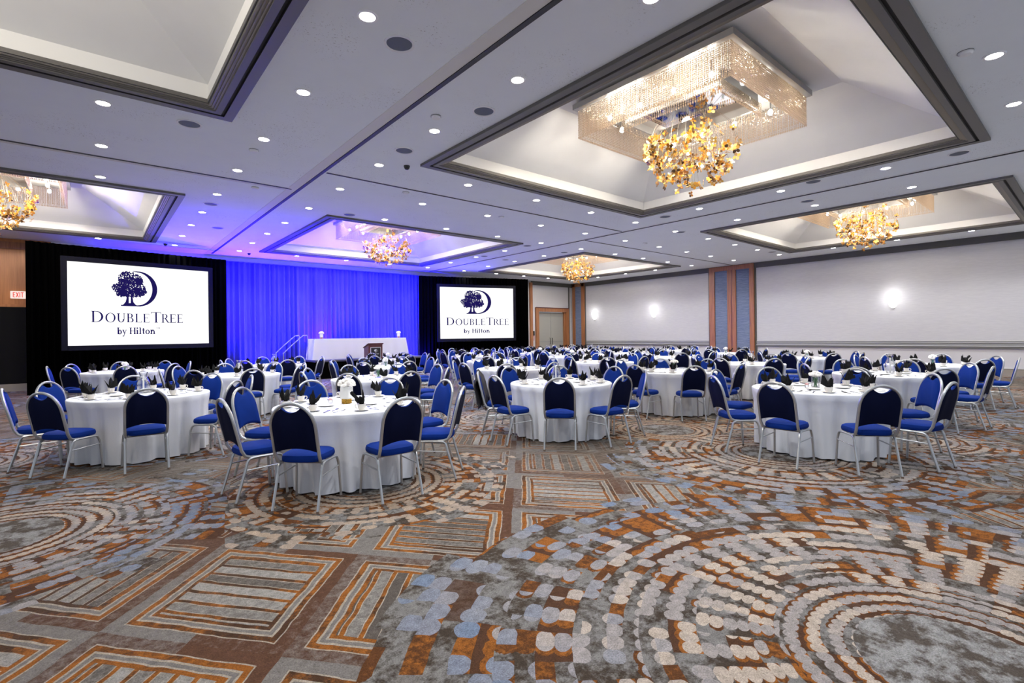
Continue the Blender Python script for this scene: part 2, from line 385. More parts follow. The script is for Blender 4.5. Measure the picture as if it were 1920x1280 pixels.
def ringq(bm, a, za, b, zb, mi):
    A = [(a[0], a[2], za), (a[1], a[2], za), (a[1], a[3], za), (a[0], a[3], za)]; B = [(b[0], b[2], zb), (b[1], b[2], zb), (b[1], b[3], zb), (b[0], b[3], zb)]
    for i in range(4): quad(bm, [A[i], A[(i+1) % 4], B[(i+1) % 4], B[i]], mi)
def inset(c, d, e=None): e = d if e is None else e; return (c[0]+d, c[1]-d, c[2]+e, c[3]-e)
for c in COFF:
    a = inset(c, INS); ringq(bm, a, CZ, a, 4.76, 1)
    cx, cy = (c[0]+c[1])/2, (c[2]+c[3])/2; t = (cx-1.62, cx+1.62, cy-1.75, cy+1.75)
    ringq(bm, a, 4.76, t, 5.50, 2); quad(bm, [(t[0], t[2], 5.5), (t[1], t[2], 5.5), (t[1], t[3], 5.5), (t[0], t[3], 5.5)], 2)
struct(obj('ceiling', bm, [M['ceil'], M['cove'], M['vault']], smooth=False))
n = 0
for c in COFF:
    n += 1; bm = BM()
    prof = [(0, 0, 0), (0, .045, 0), (.115, .045, 0), (.12, .02, 2), (.155, .02, 2), (.16, .045, 0), (.235, .045, 0), (.24, .03, 0), (.262, .034, 1), (.266, .022, 0), (.292, .026, 1), (.297, .014, 0), (.322, .018, 1), (.33, .0, 0), (.345, .0, 0), (.345, -.05, 0)]
    for (i0, z0, _), (i1, z1, mi) in zip(prof, prof[1:]): ringq(bm, inset(c, i0), CZ-z0, inset(c, i1), CZ-z1, mi)
    struct(obj('trim_%d' % n, bm, [M['taupe'], M['taupe2'], M['slot']], smooth=False))
def trim(boxes, mats):
    global n
    n += 1; bm = BM()
    for b in boxes: bx(bm, *b)
    return struct(obj('trim_%d' % n, bm, mats, smooth=False))
# partition tracks in the ceiling
trim([(3.20, 3.26, -3, 20.4, CZ-.012, CZ+.01, 0), (3.02, 3.19, -3, 20.4, CZ-.006, CZ+.01, 1)], [M['seam'], M['seamw']])
trim([(12.08, 12.13, -3, 20.4, CZ-.012, CZ+.01, 0), (12.0, 12.03, -3, 20.4, CZ-.004, CZ+.01, 1)], [M['seam'], M['seamw']])
trim([(-9, 3.1, 10.60, 10.64, CZ-.01, CZ+.01, 0), (-9, 3.1, 10.68, 10.76, CZ-.004, CZ+.01, 1)], [M['seam'], M['seamw']])
trim([(3.3, 12.0, 9.16, 9.20, CZ-.01, CZ+.01, 0)], [M['seam'], M['seamw']])
trim([(12.2, 22.2, 10.76, 10.80, CZ-.01, CZ+.01, 0)], [M['seam'], M['seamw']])
trim([(3.4, 12.3, 20.1, 20.8, 4.30, 4.46, 0)], [M['vault']]) if False else None
# right wall
WX = 22.2
bm = BM(); bx(bm, WX, WX+.2, -3, 21, 0, 5, 0); struct(obj('wall_right', bm, M['walllow'], smooth=False))
bm = BM()
for y0, y1 in ((-3, 9.80), (11.93, 19.65)): bx(bm, WX-.03, WX, y0, y1, 1.14, 4.30, 0, .008)
struct(obj('trim_20', bm, M['wallw'], smooth=False))
bm = BM(); bx(bm, WX-.06, WX, -3, 20.8, 4.29, CZ, 0)
for y in (9.80, 11.93, 19.65): bx(bm, WX-.055, WX-.001, y-.035, y+.035, .25, 4.30, 0)
bx(bm, WX-.05, WX, 19.7, 20.8, 4.29, CZ, 0); struct(obj('trim_21', bm, M['crown'], smooth=False))
bm = BM()
for y0, y1 in ((-3, 9.78), (11.96, 19.6)):
    bx(bm, WX-.05, WX, y0, y1, 1.10, 1.14, 1); bx(bm, WX-.035, WX, y0, y1, 1.06, 1.10, 0); bx(bm, WX-.06, WX, y0, y1, 1.045, 1.06, 1)
    bx(bm, WX-.045, WX, y0, y1, .95, 1.045, 0); bx(bm, WX-.06, WX, y0, y1, .93, .95, 1); bx(bm, WX-.05, WX, y0, y1, .865, .93, 2)
struct(obj('trim_22', bm, [M['rail'], M['railt'], M['trimw']], smooth=False))
bm = BM(); bx(bm, WX-.025, WX, -3, 20.8, 0, .22, 0); bx(bm, WX-.035, WX, -3, 20.8, .22, .26, 1); struct(obj('baseboard_right', bm, [M['base'], M['railt']], smooth=False))
bm = BM()   # timber framed blue bay
for y0, y1 in ((9.84, 10.04), (10.64, 11.04), (11.64, 11.90)): bx(bm, WX-.12, WX-.002, y0, y1, 0, 4.50, 0, .006)
bx(bm, WX-.125, WX-.002, 9.84, 11.90, 4.30, 4.50, 0); bx(bm, WX-.125, WX-.12, 10.82, 10.85, 0, 4.3, 2)
bx(bm, WX-.07, WX-.002, 10.04, 10.64, 0, 4.32, 1); bx(bm, WX-.07, WX-.002, 11.04, 11.64, 0, 4.32, 1)
struct(obj('trim_23', bm, [M['wood'], M['bluep'], M['mahog']], smooth=False))
bm = BM()
bx(bm, WX-.12, WX-.002, 19.68, 19.92, 0, 4.48, 0, .006); bx(bm, WX-.12, WX-.002, 20.42, 20.62, 0, 4.48, 0, .006); bx(bm, WX-.07, WX-.002, 19.92, 20.42, 0, 4.3, 1); bx(bm, WX-.12, WX-.002, 19.68, 20.62, 4.3, 4.48, 0)
struct(obj('trim_24', bm, [M['wood'], M['bluep']], smooth=False))
# front wall
FY = 20.8
bm = BM(); bx(bm, 16.0, 19.40, FY, FY+.2, 0, 5); bx(bm, 21.63, 22.4, FY, FY+.2, 0, 5); bx(bm, 19.40, 21.63, FY, FY+.2, 2.80, 5); struct(obj('wall_front', bm, M['walllow'], smooth=False))
bm = BM(); bx(bm, -1.0, 16.0, FY, FY+.2, 0, 5); struct(obj('wall_stage', bm, M['vault'], smooth=False))
bm = BM(); bx(bm, -9, -1.0, FY, FY+.2, 2.55, 5, 0); bx(bm, -9, -1.0, FY-.06, FY, 4.22, 4.42, 1); bx(bm, -9, -1.0, FY-.03, FY, 2.50, 2.58, 0)
struct(obj('wall_left', bm, [M['woodl'], M['wood']], smooth=False))
bm = BM(); bx(bm, -9, -1.0, FY-.02, FY+.2, .22, 2.52, 0); struct(obj('wall_left_low', bm, [M['darkwall']], smooth=False))
bm = BM(); bx(bm, -9, 16, FY-.04, FY-.02, 0, .22, 0); struct(obj('baseboard_front', bm, M['base'], smooth=False))
bm = BM(); bx(bm, 18.9, WX, FY-.06, FY, 4.30, CZ-.01, 0); bx(bm, 21.92, 21.98, FY-.05, FY-.001, 0, 4.3, 0); struct(obj('trim_25', bm, M['crown'], smooth=False))
bm = BM(); bx(bm, 18.74, 18.92, FY-.12, FY-.001, 0, 4.42, 0, .006); struct(obj('trim_26', bm, M['wood'], smooth=False))
bm = BM(); bx(bm, 18.92, 18.96, FY-.02, FY-.001, 0, 4.3, 0); bx(bm, 20.9+1.07, 22.19, FY-.04, FY-.001, 0, 4.28, 1); struct(obj('trim_27', bm, [M['crown'], M['wallw']], smooth=False))
# double doors
dr = bpy.data.objects.new('door_1', None); COL.objects.link(dr); dr.location = (20.52, FY, 0); dr['kind'] = 'structure'
bm = BM()
bx(bm, -1.34, -1.11, -.10, .14, 0, 3.04, 0, .01); bx(bm, 1.11, 1.36, -.10, .14, 0, 3.04, 0, .01); bx(bm, -1.11, 1.11, -.10, .14, 2.80, 3.04, 0, .01)
bx(bm, -1.11, -1.03, -.02, .16, 0, 2.8, 0); bx(bm, 1.03, 1.11, -.02, .16, 0, 2.8, 0); bx(bm, -1.36, 1.38, -.115, -.10, 3.0, 3.05, 1)
obj('door_frame', bm, [M['wood'], M['mahog']], dr, smooth=False)
for sx in (-1, 1):
    bm = BM(); bx(bm, min(sx*.006, sx*1.03), max(sx*.006, sx*1.03), .10, .15, .01, 2.78, 0, .004); bx(bm, min(sx*.05, sx*.98), max(sx*.05, sx*.98), .093, .10, 2.54, 2.56, 1); bx(bm, min(sx*.05, sx*.98), max(sx*.05, sx*.98), .093, .10, 1.05, 1.09, 1)
    lf = obj('door_leaf', bm, [M['doorp'], M['rail']], dr, smooth=False)
    bm = BM(); tube(bm, [(sx*.09, .10, .92), (sx*.09, .05, .94), (sx*.09, .04, 1.1), (sx*.09, .05, 1.26), (sx*.09, .10, 1.28)], .014); obj('door_handle', bm, M['dgrey'], lf)

# ================================================================== CEILING FITTINGS
ORD = ['first', 'second', 'third', 'fourth', 'fifth', 'sixth', 'seventh', 'eighth', 'ninth', 'tenth', 'eleventh', 'twelfth']
def downlight_proto():
    t = thing('downlight', 'x', 'downlight')
    bm = BM(); lathe(bm, [(.074, .0), (.074, -.008), (.096, -.010), (.10, 0)], 24, cap0=False, cap1=False); obj('bezel', bm, M['ring'], t)
    bm = BM(); lathe(bm, [(.0735, -.004), (.055, -.007)], 24, cap0=False); obj('lens', bm, M['led'], t); return t
XC = [.11, 2.0, 3.87, 5.78, 7.65, 9.5, 11.33, 13.28, 15.2, 17.0, 18.75, 20.65]; YR = [.76, 2.6, 4.45, 6.33, 8.2, 10.02, 11.95, 13.85, 15.6, 17.4, 19.25]
COLN = {.11: 'in the short row beside the left coffers', 2.0: 'in the row just left of the long seam', 3.87: 'in the row just right of the long seam', 5.78: 'in the row just left of big chandelier', 7.65: 'in the row level with big chandelier',
        9.5: 'in the row just right of big chandelier', 11.33: 'in the row left of the second seam', 13.28: 'in the row right of the second seam', 15.2: 'in the row just left of right chandelier', 17.0: 'in the row level with right chandelier',
        18.75: 'in the row just right of right chandelier', 20.65: 'in the last row along the right wall'}
def in_coffer(x, y): return any(c[0]-.1 < x < c[1]+.1 and c[2]-.1 < y < c[3]+.1 for c in COFF)
proto = None
for xc in XC:
    k = 0
    for yr in YR:
        if in_coffer(xc, yr) or (xc == .11 and yr < 8): continue
        if not (xc*fwd.x + yr*fwd.y) > 4.0: continue
        d = xc*fwd.x + yr*fwd.y; px = 960 + 932.5*(xc*rgt.x + yr*rgt.y)/d; py = 627.2 - 932.5*(CZ-HEYE)/d
        if px > 1925 or px < -5 or py < -8: continue
        lab = 'recessed downlight, %s from the front, %s' % (ORD[k], COLN[xc]); k += 1
        if xc == 3.87 and yr < 3: pass
        if proto is None: proto = downlight_proto(); o = proto; o['label'] = lab; o['group'] = 'recessed ceiling downlights'; o.location = (xc, yr, CZ); first = lab
        else: o = dup(proto, (xc, yr, CZ), 0, lab, 'recessed ceiling downlights')
for xc in XC:
    for yr in YR:
        if in_coffer(xc, yr): continue
        lamp('downlight_beam', 'SPOT', (xc, yr, CZ-.03), 175, (.95, .97, 1.0), .06, spot=math.radians(118), blend=.9)
sp0 = None
SPK = [(2.44, 4.66, 'big near one left of the long seam'), (4.05, 5.36, 'between the long seam and big coffer'), (3.89, 7.31, 'near the big coffer left corner'), (1.05, 8.25, 'by the near left coffer corner'), (2.03, 12.89, 'left of the seam beside the far left coffer'),
       (2.61, 15.58, 'near the seam in blue light'), (4.86, 11.99, 'near corner of the middle far coffer'), (11.39, 1.58, 'right of the big coffer right corner'), (11.15, 3.76, 'right of the big coffer by the downlight'), (12.7, 4.41, 'left edge of the right coffer'),
       (11.39, 7.32, 'just past the big coffer far corner'), (13.5, 8.16, 'left corner of the right coffer'), (11.3, 12.6, 'right corner of the middle far coffer'), (11.46, 15.25, 'left of the second seam in blue light'), (12.7, 15.48, 'right of the second seam in blue light'), (19.72, 8.08, 'far corner of the right coffer'), (13.34, 12.83, 'near corner of the far right coffer')]
for x, y, l in SPK:
    lab = 'round grey ceiling speaker, ' + l
    if sp0 is None:
        sp0 = thing('ceiling_speaker', lab, 'speaker', (x, y, CZ), 0, 'round ceiling speakers')
        bm = BM(); lathe(bm, [(.155, 0), (.155, -.012), (.135, -.012), (.130, -.004)], 32, cap0=False, cap1=False); obj('rim', bm, M['ring'], sp0)
        bm = BM(); lathe(bm, [(.131, -.004), (.06, -.007)], 32, cap0=False); obj('grille', bm, M['grille'], sp0)
    else: dup(sp0, (x, y, CZ), 0, lab)
def px_ceil(px, py):
    a = px-960; b = py-627.2; c, s = math.cos(RHO), math.sin(RHO); u = (a*c+b*s)/932.5; v = (-a*s+b*c)/932.5
    r = fwd + rgt*u - up*v; t = (CZ-HEYE)/r.z; return r.x*t, r.y*t
sd0 = None
for x, y, l in ((1.62, 3.98, 'beside the near left coffer'), (1.99, 8.77, 'past the near left coffer corner'), (5.04, 9.42, 'beyond the seam near the big coffer'), (3.63, 5.9, 'left of the big coffer edge'), (8.0, 9.9, 'in the middle strip before the double doors'), (14.2, 9.9, 'before the blue wall bay'), (2.5, 10.95, 'just past the left cross seam'), (7.3, .95, 'by the near right downlight')):
    lab = 'small round white smoke detector ' + l
    if sd0 is None:
        sd0 = thing('smoke_detector', lab, 'smoke detector', (x, y, CZ), 0, 'smoke detectors on the ceiling')
        bm = BM(); lathe(bm, [(.065, 0), (.065, -.018), (.05, -.034), (.02, -.038)], 24, cap0=False); obj('housing', bm, M['ring'], sd0)
        bm = BM(); lathe(bm, [(.072, -.001), (.072, -.006)], 24, cap0=False, cap1=False); obj('base_ring', bm, M['slot'], sd0)
    else: dup(sd0, (x, y, CZ), 0, lab)
dc0 = None
for x, y, l in ((4.28, 7.95, 'at the big coffer left corner'), (1.75, 19.15, 'near the left screen top right'), (4.25, 19.6, 'above the left edge of the blue drape')):
    lab = 'small black dome camera on the ceiling ' + l
    if dc0 is None:
        dc0 = thing('dome_camera', lab, 'camera', (x, y, CZ), 0, 'black dome cameras')
        bm = BM(); lathe(bm, [(.055, 0), (.055, -.02)], 20, cap0=False, cap1=False); obj('mount', bm, M['dgrey'], dc0)
        bm = BM(); lathe(bm, [(.048, -.018), (.046, -.04), (.03, -.062), (.008, -.07)], 20, cap0=False); obj('dome', bm, M['camera'], dc0)
    else: dup(dc0, (x, y, CZ), 0, lab)

# ------------------------------------------------------------------ chandeliers
def chandelier(label, x, y):
    R = random.Random(5)
    t = thing('chandelier', label, 'chandelier', (x, y, 0), 0, 'crystal chandeliers in the coffers')
    bm = BM(); hx, hy = 1.34, 1.40; ix, iy = .62, .84
    for z0, z1, a, b in ((5.33, 5.42, hx, hy),):
        for (x0, x1, y0, y1) in ((-a, a, -b, -iy), (-a, a, iy, b), (-a, -ix, -iy, iy), (ix, a, -iy, iy)): bx(bm, x0, x1, y0, y1, z0, z1, 0)
    bx(bm, -1.1, 1.1, -1.15, 1.15, 5.42, 5.50, 0)
    obj('canopy_frame', bm, M['metal'], t, smooth=False)
    bm = BM(); bx(bm, -ix-.01, ix+.01, -iy-.01, iy+.01, 5.22, 5.24, 0)
    for s in (-1, 1):
        bx(bm, s*ix-.012, s*ix+.012, -iy, iy, 5.10, 5.33, 1); bx(bm, -ix, ix, s*iy-.012, s*iy+.012, 5.10, 5.33, 1)
    obj('mirror_panel', bm, [M['mirror'], M['metal']], t, smooth=False)
    def bead(bm, p, w, h):
        a = R.random()*PI; c, s = math.cos(a)*w, math.sin(a)*w; X0, Y0, Z0 = p
        v = [bm.verts.new(q) for q in ((X0, Y0, Z0+h), (X0+c, Y0+s, Z0), (X0-s, Y0+c, Z0), (X0-c, Y0-s, Z0), (X0+s, Y0-c, Z0), (X0, Y0, Z0-h))]
        for i in range(4): bm.faces.new((v[0], v[1+i], v[1+(i+1) % 4])); bm.faces.new((v[5], v[1+(i+1) % 4], v[1+i]))
    def curtain(name, a, b, ztop, zbot, sp):
        bm = BM(); pts = []
        nx = int(2*a/sp); ny = int(2*b/sp)
        for i in range(nx+1): pts += [(-a+2*a*i/nx, -b), (-a+2*a*i/nx, b)]
        for i in range(1, ny): pts += [(-a, -b+2*b*i/ny), (a, -b+2*b*i/ny)]
        for (px, py) in pts:
            z = ztop
            while z > zbot: bead(bm, (px, py, z), .0115, .0145); z -= .029
            bead(bm, (px, py, zbot-.01), .014, .022)
        o = obj(name, bm, M['crystal'], t, smooth=False); o['kind'] = 'stuff'
    curtain('crystal_curtain', 1.27, 1.33, 5.30, 4.86, .0285); curtain('crystal_curtain', 1.21, 1.27, 5.30, 4.92, .042); curtain('inner_crystal_curtain', .66, .88, 5.18, 5.0, .04)
    k = 0
    for (bxx, byy) in [(sx*.96, sy) for sx in (-1, 1) for sy in (-.9, -.3, .3, .9)] + [(sx, sy*1.08) for sy in (-1, 1) for sx in (-.4, .4)]:
        bm = BM(); blob(bm, (bxx, byy, 5.13), .038, (1, 1, 1.3), 2); bl = obj('bulb', bm, M['bulb'], t); bm = BM(); tube(bm, [(bxx, byy, 5.175), (bxx, byy, 5.33)], .012, 6); obj('socket', bm, M['metal'], bl)
    # gilded blossom cluster
    bm = BM(); st = BM()
    for i in range(300):
        a = R.random()*2*PI; rr = .80*math.sqrt(R.random()); lobes = .16*math.sin(3*a+1)+.12*math.sin(5*a)
        zlo = 3.83 + .55*(rr/.8)**2.4; zhi = 4.62 + lobes + .30*(R.random()-.3) + (.25 if rr < .35 else 0)
        z = zlo + (zhi-zlo)*R.random()**.9
        c = Vector((rr*math.cos(a), rr*math.sin(a)*.95, z)); nrm = Vector((R.gauss(0, 1), R.gauss(0, 1), R.gauss(0, .7))).normalized()
        u = nrm.orthogonal().normalized(); v = nrm.cross(u); ph = R.random()*6; s = .022+.009*R.random()
        for k2 in range(4):
            an = ph + k2*PI/2; dd = (u*math.cos(an)+v*math.sin(an)); pc = c + dd*s*1.22 + nrm*R.gauss(0, .006); e = nrm.cross(dd)
            up_, lo_ = [], []
            for j in range(8):
                q = pc + dd*s*math.cos(j*PI/4) + e*s*.84*math.sin(j*PI/4); up_.append(bm.verts.new(q+nrm*.0025)); lo_.append(bm.verts.new(q-nrm*.0025))
            bm.faces.new(up_); bm.faces.new(lo_[::-1])
            for j in range(8): bm.faces.new((up_[j], up_[(j+1) % 8], lo_[(j+1) % 8], lo_[j]))
        if i % 7 == 0: tube(st, [(c.x, c.y, c.z), (c.x*.8, c.y*.8, min(4.95, c.z+.5)), (c.x*.45, c.y*.45, 5.22)], .0022, 4)
    o = obj('gilded_blossoms', bm, M['gold'], t, smooth=False, recalc=False); o['kind'] = 'stuff'
    obj('hanging_wires', st, M['wire'], t, smooth=False)
    for i in range(7):
        a = i*2*PI/7; bm = BM(); blob(bm, (.38*math.cos(a), .38*math.sin(a), 4.36), .024, sub=2); obj('blossom_bulb', bm, M['bulb'], t)
    return t
CH = chandelier('large near chandelier of crystal strands with gilded blossoms in the big coffer', 7.65, 4.43)
for x, y, l in ((-1.77, 15.6, 'chandelier cut by the left edge, in the far left coffer'), (7.65, 15.6, 'chandelier in the blue-lit coffer before the stage drape'), (17.1, 4.43, 'chandelier in the right coffer above the white wall panel'), (17.1, 15.6, 'farthest small chandelier, in the coffer before the double doors')):
    dup(CH, (x, y, 0), 0, 'crystal and gilded blossom ' + l)
for (x, y) in ((7.65, 4.43), (-1.77, 15.6), (7.65, 15.6), (17.1, 4.43), (17.1, 15.6), (-1.77, 4.43)):  # last entry: lamps added to light the near left coffer, no chandelier built
    for qx, qy in ((0, 0),) if (x < 0 and y < 9) else ((.95, .6), (-.95, .6), (.95, -.6), (-.95, -.6)): lamp('chandelier_light', 'POINT', (x+qx, y+qy, 4.98), 150, (1, .90, .76), .10)
    lamp('blossom_light', 'POINT', (x, y, 4.25), 7, (1, .85, .62), .12)
for c in COFF:   # LED cove strips on the coffer ledges
    cx, cy = (c[0]+c[1])/2, (c[2]+c[3])/2; a = inset(c, INS-.03)
    for (lx, ly, sx, sy, rx, ry) in ((a[0], cy, .05, 5.6, 0, math.radians(180-35)), (a[1], cy, .05, 5.6, 0, math.radians(180+35)), (cx, a[2], 5.6, .05, math.radians(180+35), 0), (cx, a[3], 5.6, .05, math.radians(180-35), 0)):
        lamp('cove_strip', 'AREA', (lx, ly, CZ+.02), 165, (.97, .98, 1.0), sx, sy, (rx, ry, 0))

# ================================================================== FRONT OF THE ROOM
def drape(name, p0, p1, z0, z1, m, label, folds=40, amp=.05, seed=1, group=None, puddle=0, thick=.02, droop=0):
    R = random.Random(seed); p0 = Vector((*p0, 0)); p1 = Vector((*p1, 0)); L = (p1-p0).length; d = (p1-p0)/L; nn = Vector((-d.y, d.x, 0))
    N = folds*6; ph = [0]; offs = []
    for i in range(N+1): ph.append(ph[-1] + (1+.5*(R.random()-.5))*2*PI/6)
    A = [amp*(.55+.9*R.random()) for _ in range(folds+3)]
    def off(i, t): return math.sin(ph[i])*A[int(i/6)]*(.55+.45*(1-t)) + .35*amp*math.sin(ph[i]*.31+seed)
    bm = BM(); rows = 7; front = []; back = []
    for j in range(rows+1):
        t = j/rows; fl, bl = [], []
        for i in range(N+1):
            q = p0 + d*(L*i/N) + nn*off(i, t); z = z0 + (z1-z0)*t
            if j == 0 and puddle: z = z0; q = q - nn*puddle
            fl.append(bm.verts.new((q.x, q.y, z))); b = q + nn*thick; bl.append(bm.verts.new((b.x, b.y, z)))
        front.append(fl); back.append(bl)
    for j in range(rows):
        for i in range(N):
            bm.faces.new((front[j][i], front[j][i+1], front[j+1][i+1], front[j+1][i])); bm.faces.new((back[j][i+1], back[j][i], back[j+1][i], back[j+1][i+1]))
        for S_ in (0, N): bm.faces.new((front[j][S_], front[j+1][S_], back[j+1][S_], back[j][S_]))
    for i in range(N):
        bm.faces.new((front[0][i], back[0][i], back[0][i+1], front[0][i+1])); bm.faces.new((front[-1][i], front[-1][i+1], back[-1][i+1], back[-1][i]))
    o = obj(name, bm, m); return tag(o, label, 'curtain', group)
drape('black_drape', (-1.42, 18.85), (3.55, 19.65), .0, 4.22, M['black'], 'long black drape hanging behind the left projection screen', 34, .06, 3, 'black drapes behind the screens')
drape('black_drape', (11.35, 20.1), (16.55, 18.42), .0, 4.24, M['black'], 'black drape hanging behind the right projection screen', 34, .06, 4, 'black drapes behind the screens')
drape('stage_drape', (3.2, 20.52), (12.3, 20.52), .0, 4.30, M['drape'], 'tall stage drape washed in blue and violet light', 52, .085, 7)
# pipe above the stage drape
bm = BM(); tube(bm, [(3.2, 20.72, 4.33), (12.3, 20.72, 4.33)], .02); [tube(bm, [(xx, 20.72, 4.33), (xx, 20.80, 4.33)], .012) for xx in (3.6, 6.5, 9.4, 11.9)]; tag(obj('drape_pipe', bm, M['metal']), 'thin metal pipe carrying the blue lit stage drape', 'pipe')
# stage
st = thing('stage', 'low black-skirted stage platform under the head table', 'stage', (8.3, 18.9, 0))
bm = BM(); bx(bm, -2.35, 2.35, -.98, 1.25, .60, .66, 0, .005); obj('deck', bm, M['deck'], st, smooth=False)
R = random.Random(2); bm = BM()
pth = [(-2.33, 1.23), (-2.33, -.96), (2.33, -.96), (2.33, 1.23)]; loops = []
pts = []
for (a, b) in zip(pth, pth[1:]):
    L = math.dist(a, b); k = int(L/.06)
    for i in range(k): t = i/k; pts.append((a[0]+(b[0]-a[0])*t, a[1]+(b[1]-a[1])*t))
pts = [(x+R.uniform(-.012, .012), y+R.uniform(-.012, .012)) for x, y in pts]
loft(bm, [[(x, y, .0) for x, y in pts], [(x*.995, y*.995, .60) for x, y in pts]], closed=False); obj('stage_skirt', bm, M['stage'], st)
sr = thing('stage_steps', 'black stage steps at the left end of the stage with silver handrails', 'steps', (5.45, 18.9, 0))
bm = BM()
for i in range(3): bx(bm, -.42+.16*i*1.6, -.42+.16*(i+1)*1.6, -.45, .45, 0, .22*(i+1)-.02, 0)
obj('treads', bm, M['stage'], sr, smooth=False)
for sy in (-.46, .46):
    bm = BM(); tube(bm, smooth_path([(-.40, sy, 0), (-.40, sy, .85), (-.36, sy, .98), (.20, sy, 1.50), (.32, sy, 1.55), (.42, sy, 1.48), (.42, sy, .68)], 5), .018); obj('handrail', bm, M['silver'], sr)
# head table
ht = thing('head_table', 'long head table skirted in white linen on the stage', 'table', (7.96, 18.72, .66))
bm = BM(); bx(bm, -1.82, 1.82, -.25, .45, .735, .765, 0); obj('tabletop', bm, M['wood'], ht, smooth=False)
for sx in (-1.7, 0, 1.7):
    bm = BM(); tube(bm, [(sx, .1, 0), (sx, .1, .74)], .02); obj('leg', bm, M['silver'], ht)
def headcloth(x0, x1, flare):
    bm = BM(); R = random.Random(int(x0*10)+5); top = [(x0, .46), (x0, -.26), (x1, -.26), (x1, .46)]; P = []
    for a, b in zip(top, top[1:]):
        k = max(6, int(math.dist(a, b)/.07))
        for i in range(k): t = i/k; P.append((a[0]+(b[0]-a[0])*t, a[1]+(b[1]-a[1])*t))
    P.append(top[-1]); L = []
    for j in range(7):
        t = j/6; row = []
        for i, (x, y) in enumerate(P):
            w_ = .022*t*math.sin(i*1.05+R.random()*.6); fx = (x-(x0 if x < x0+.1 else x1 if x > x1-.1 else x))
            ox = -flare*t if (x <= x0+.12 and x0 < 0) else (flare*.8*t if (x >= x1-.12 and x1 > 0) else 0)
            row.append((x+ox+(w_ if abs(y+.26) > .01 else 0), y-.03*t+(w_ if abs(y+.26) < .01 else 0), .772-t*(.765)))
        L.append(row)
    loft(bm, L, closed=False); quad(bm, [(x0, -.26, .772), (x1, -.26, .772), (x1, .46, .772), (x0, .46, .772)])
    return bm
tag(obj('table_skirt', headcloth(-1.84, .22, .10), M['cloth']), 'white linen cloth over the left part of the head table', 'tablecloth', 'head table cloths').location = (7.96, 18.72, .66)
tag(obj('table_skirt', headcloth(.20, 1.84, .16), M['cloth']), 'white linen cloth over the right part of the head table', 'tablecloth', 'head table cloths').location = (7.96, 18.72, .66)
# lectern
le = thing('lectern', 'dark mahogany lectern with black emblem plaque in front of the stage', 'lectern', (7.88, 17.35, 0))
bm = BM(); L = [[(-.27, -.18, z), (.27, -.18, z), (.27, .22, z), (-.27, .22, z)] for z in (0, 1.0)] + [[(-.27, -.18, 1.22), (.27, -.18, 1.22), (.27, .22, 1.08), (-.27, .22, 1.08)]]
loft(bm, L); obj('body', bm, M['mahog'], le, smooth=False)
bm = BM(); loft(bm, [[(-.30, -.21, 1.225), (.30, -.21, 1.225), (.30, .25, 1.075), (-.30, .25, 1.075)], [(-.30, -.21, 1.25), (.30, -.21, 1.25), (.30, .25, 1.10), (-.30, .25, 1.10)]]); obj('slanted_top', bm, M['mahog'], le, smooth=False)
bm = BM(); bx(bm, -.20, .20, -.196, -.181, .72, 1.10, 1); bx(bm, -.185, .185, -.20, -.195, .735, 1.085, 0)
pq = obj('plaque', bm, [M['plaque'], M['silverink']], le, smooth=False)
bm = BM(); R = random.Random(9)
def disc(bm, cx, cz, r, y, n=14, a0=0, a1=2*PI):
    bm.faces.new([bm.verts.new((cx+r*math.cos(a0+(a1-a0)*i/n), y, cz+r*math.sin(a0+(a1-a0)*i/n))) for i in range(n+(0 if a1-a0 > 6 else 1))])
for i in range(26): a = R.random()*6.28; rr = .035*math.sqrt(R.random()); disc(bm, -.022+rr*math.cos(a), .985+rr*math.sin(a)*.9, .012, -.2012-.0001*i, 7)
bx(bm, -.03, -.012, -.2022, -.2010, .915, .96)
for i in range(18):
    a0 = -PI/2+PI*i/18; a1 = a0+PI/18; q = lambda a, r, rz: (-.005+r*math.cos(a), -.2015, .975+rz*math.sin(a)); bm.faces.new([bm.verts.new(z) for z in (q(a0, .055, .062), q(a1, .055, .062), q(a1, .040, .056), q(a0, .040, .056))])
for i in range(9): bx(bm, -.12+i*.027, -.104+i*.027, -.2022, -.2010, .845, .868)
for i in range(6): bx(bm, -.06+i*.021, -.047+i*.021, -.2022, -.2010, .805, .822)
obj('emblem', bm, M['silverink'], pq, smooth=False)

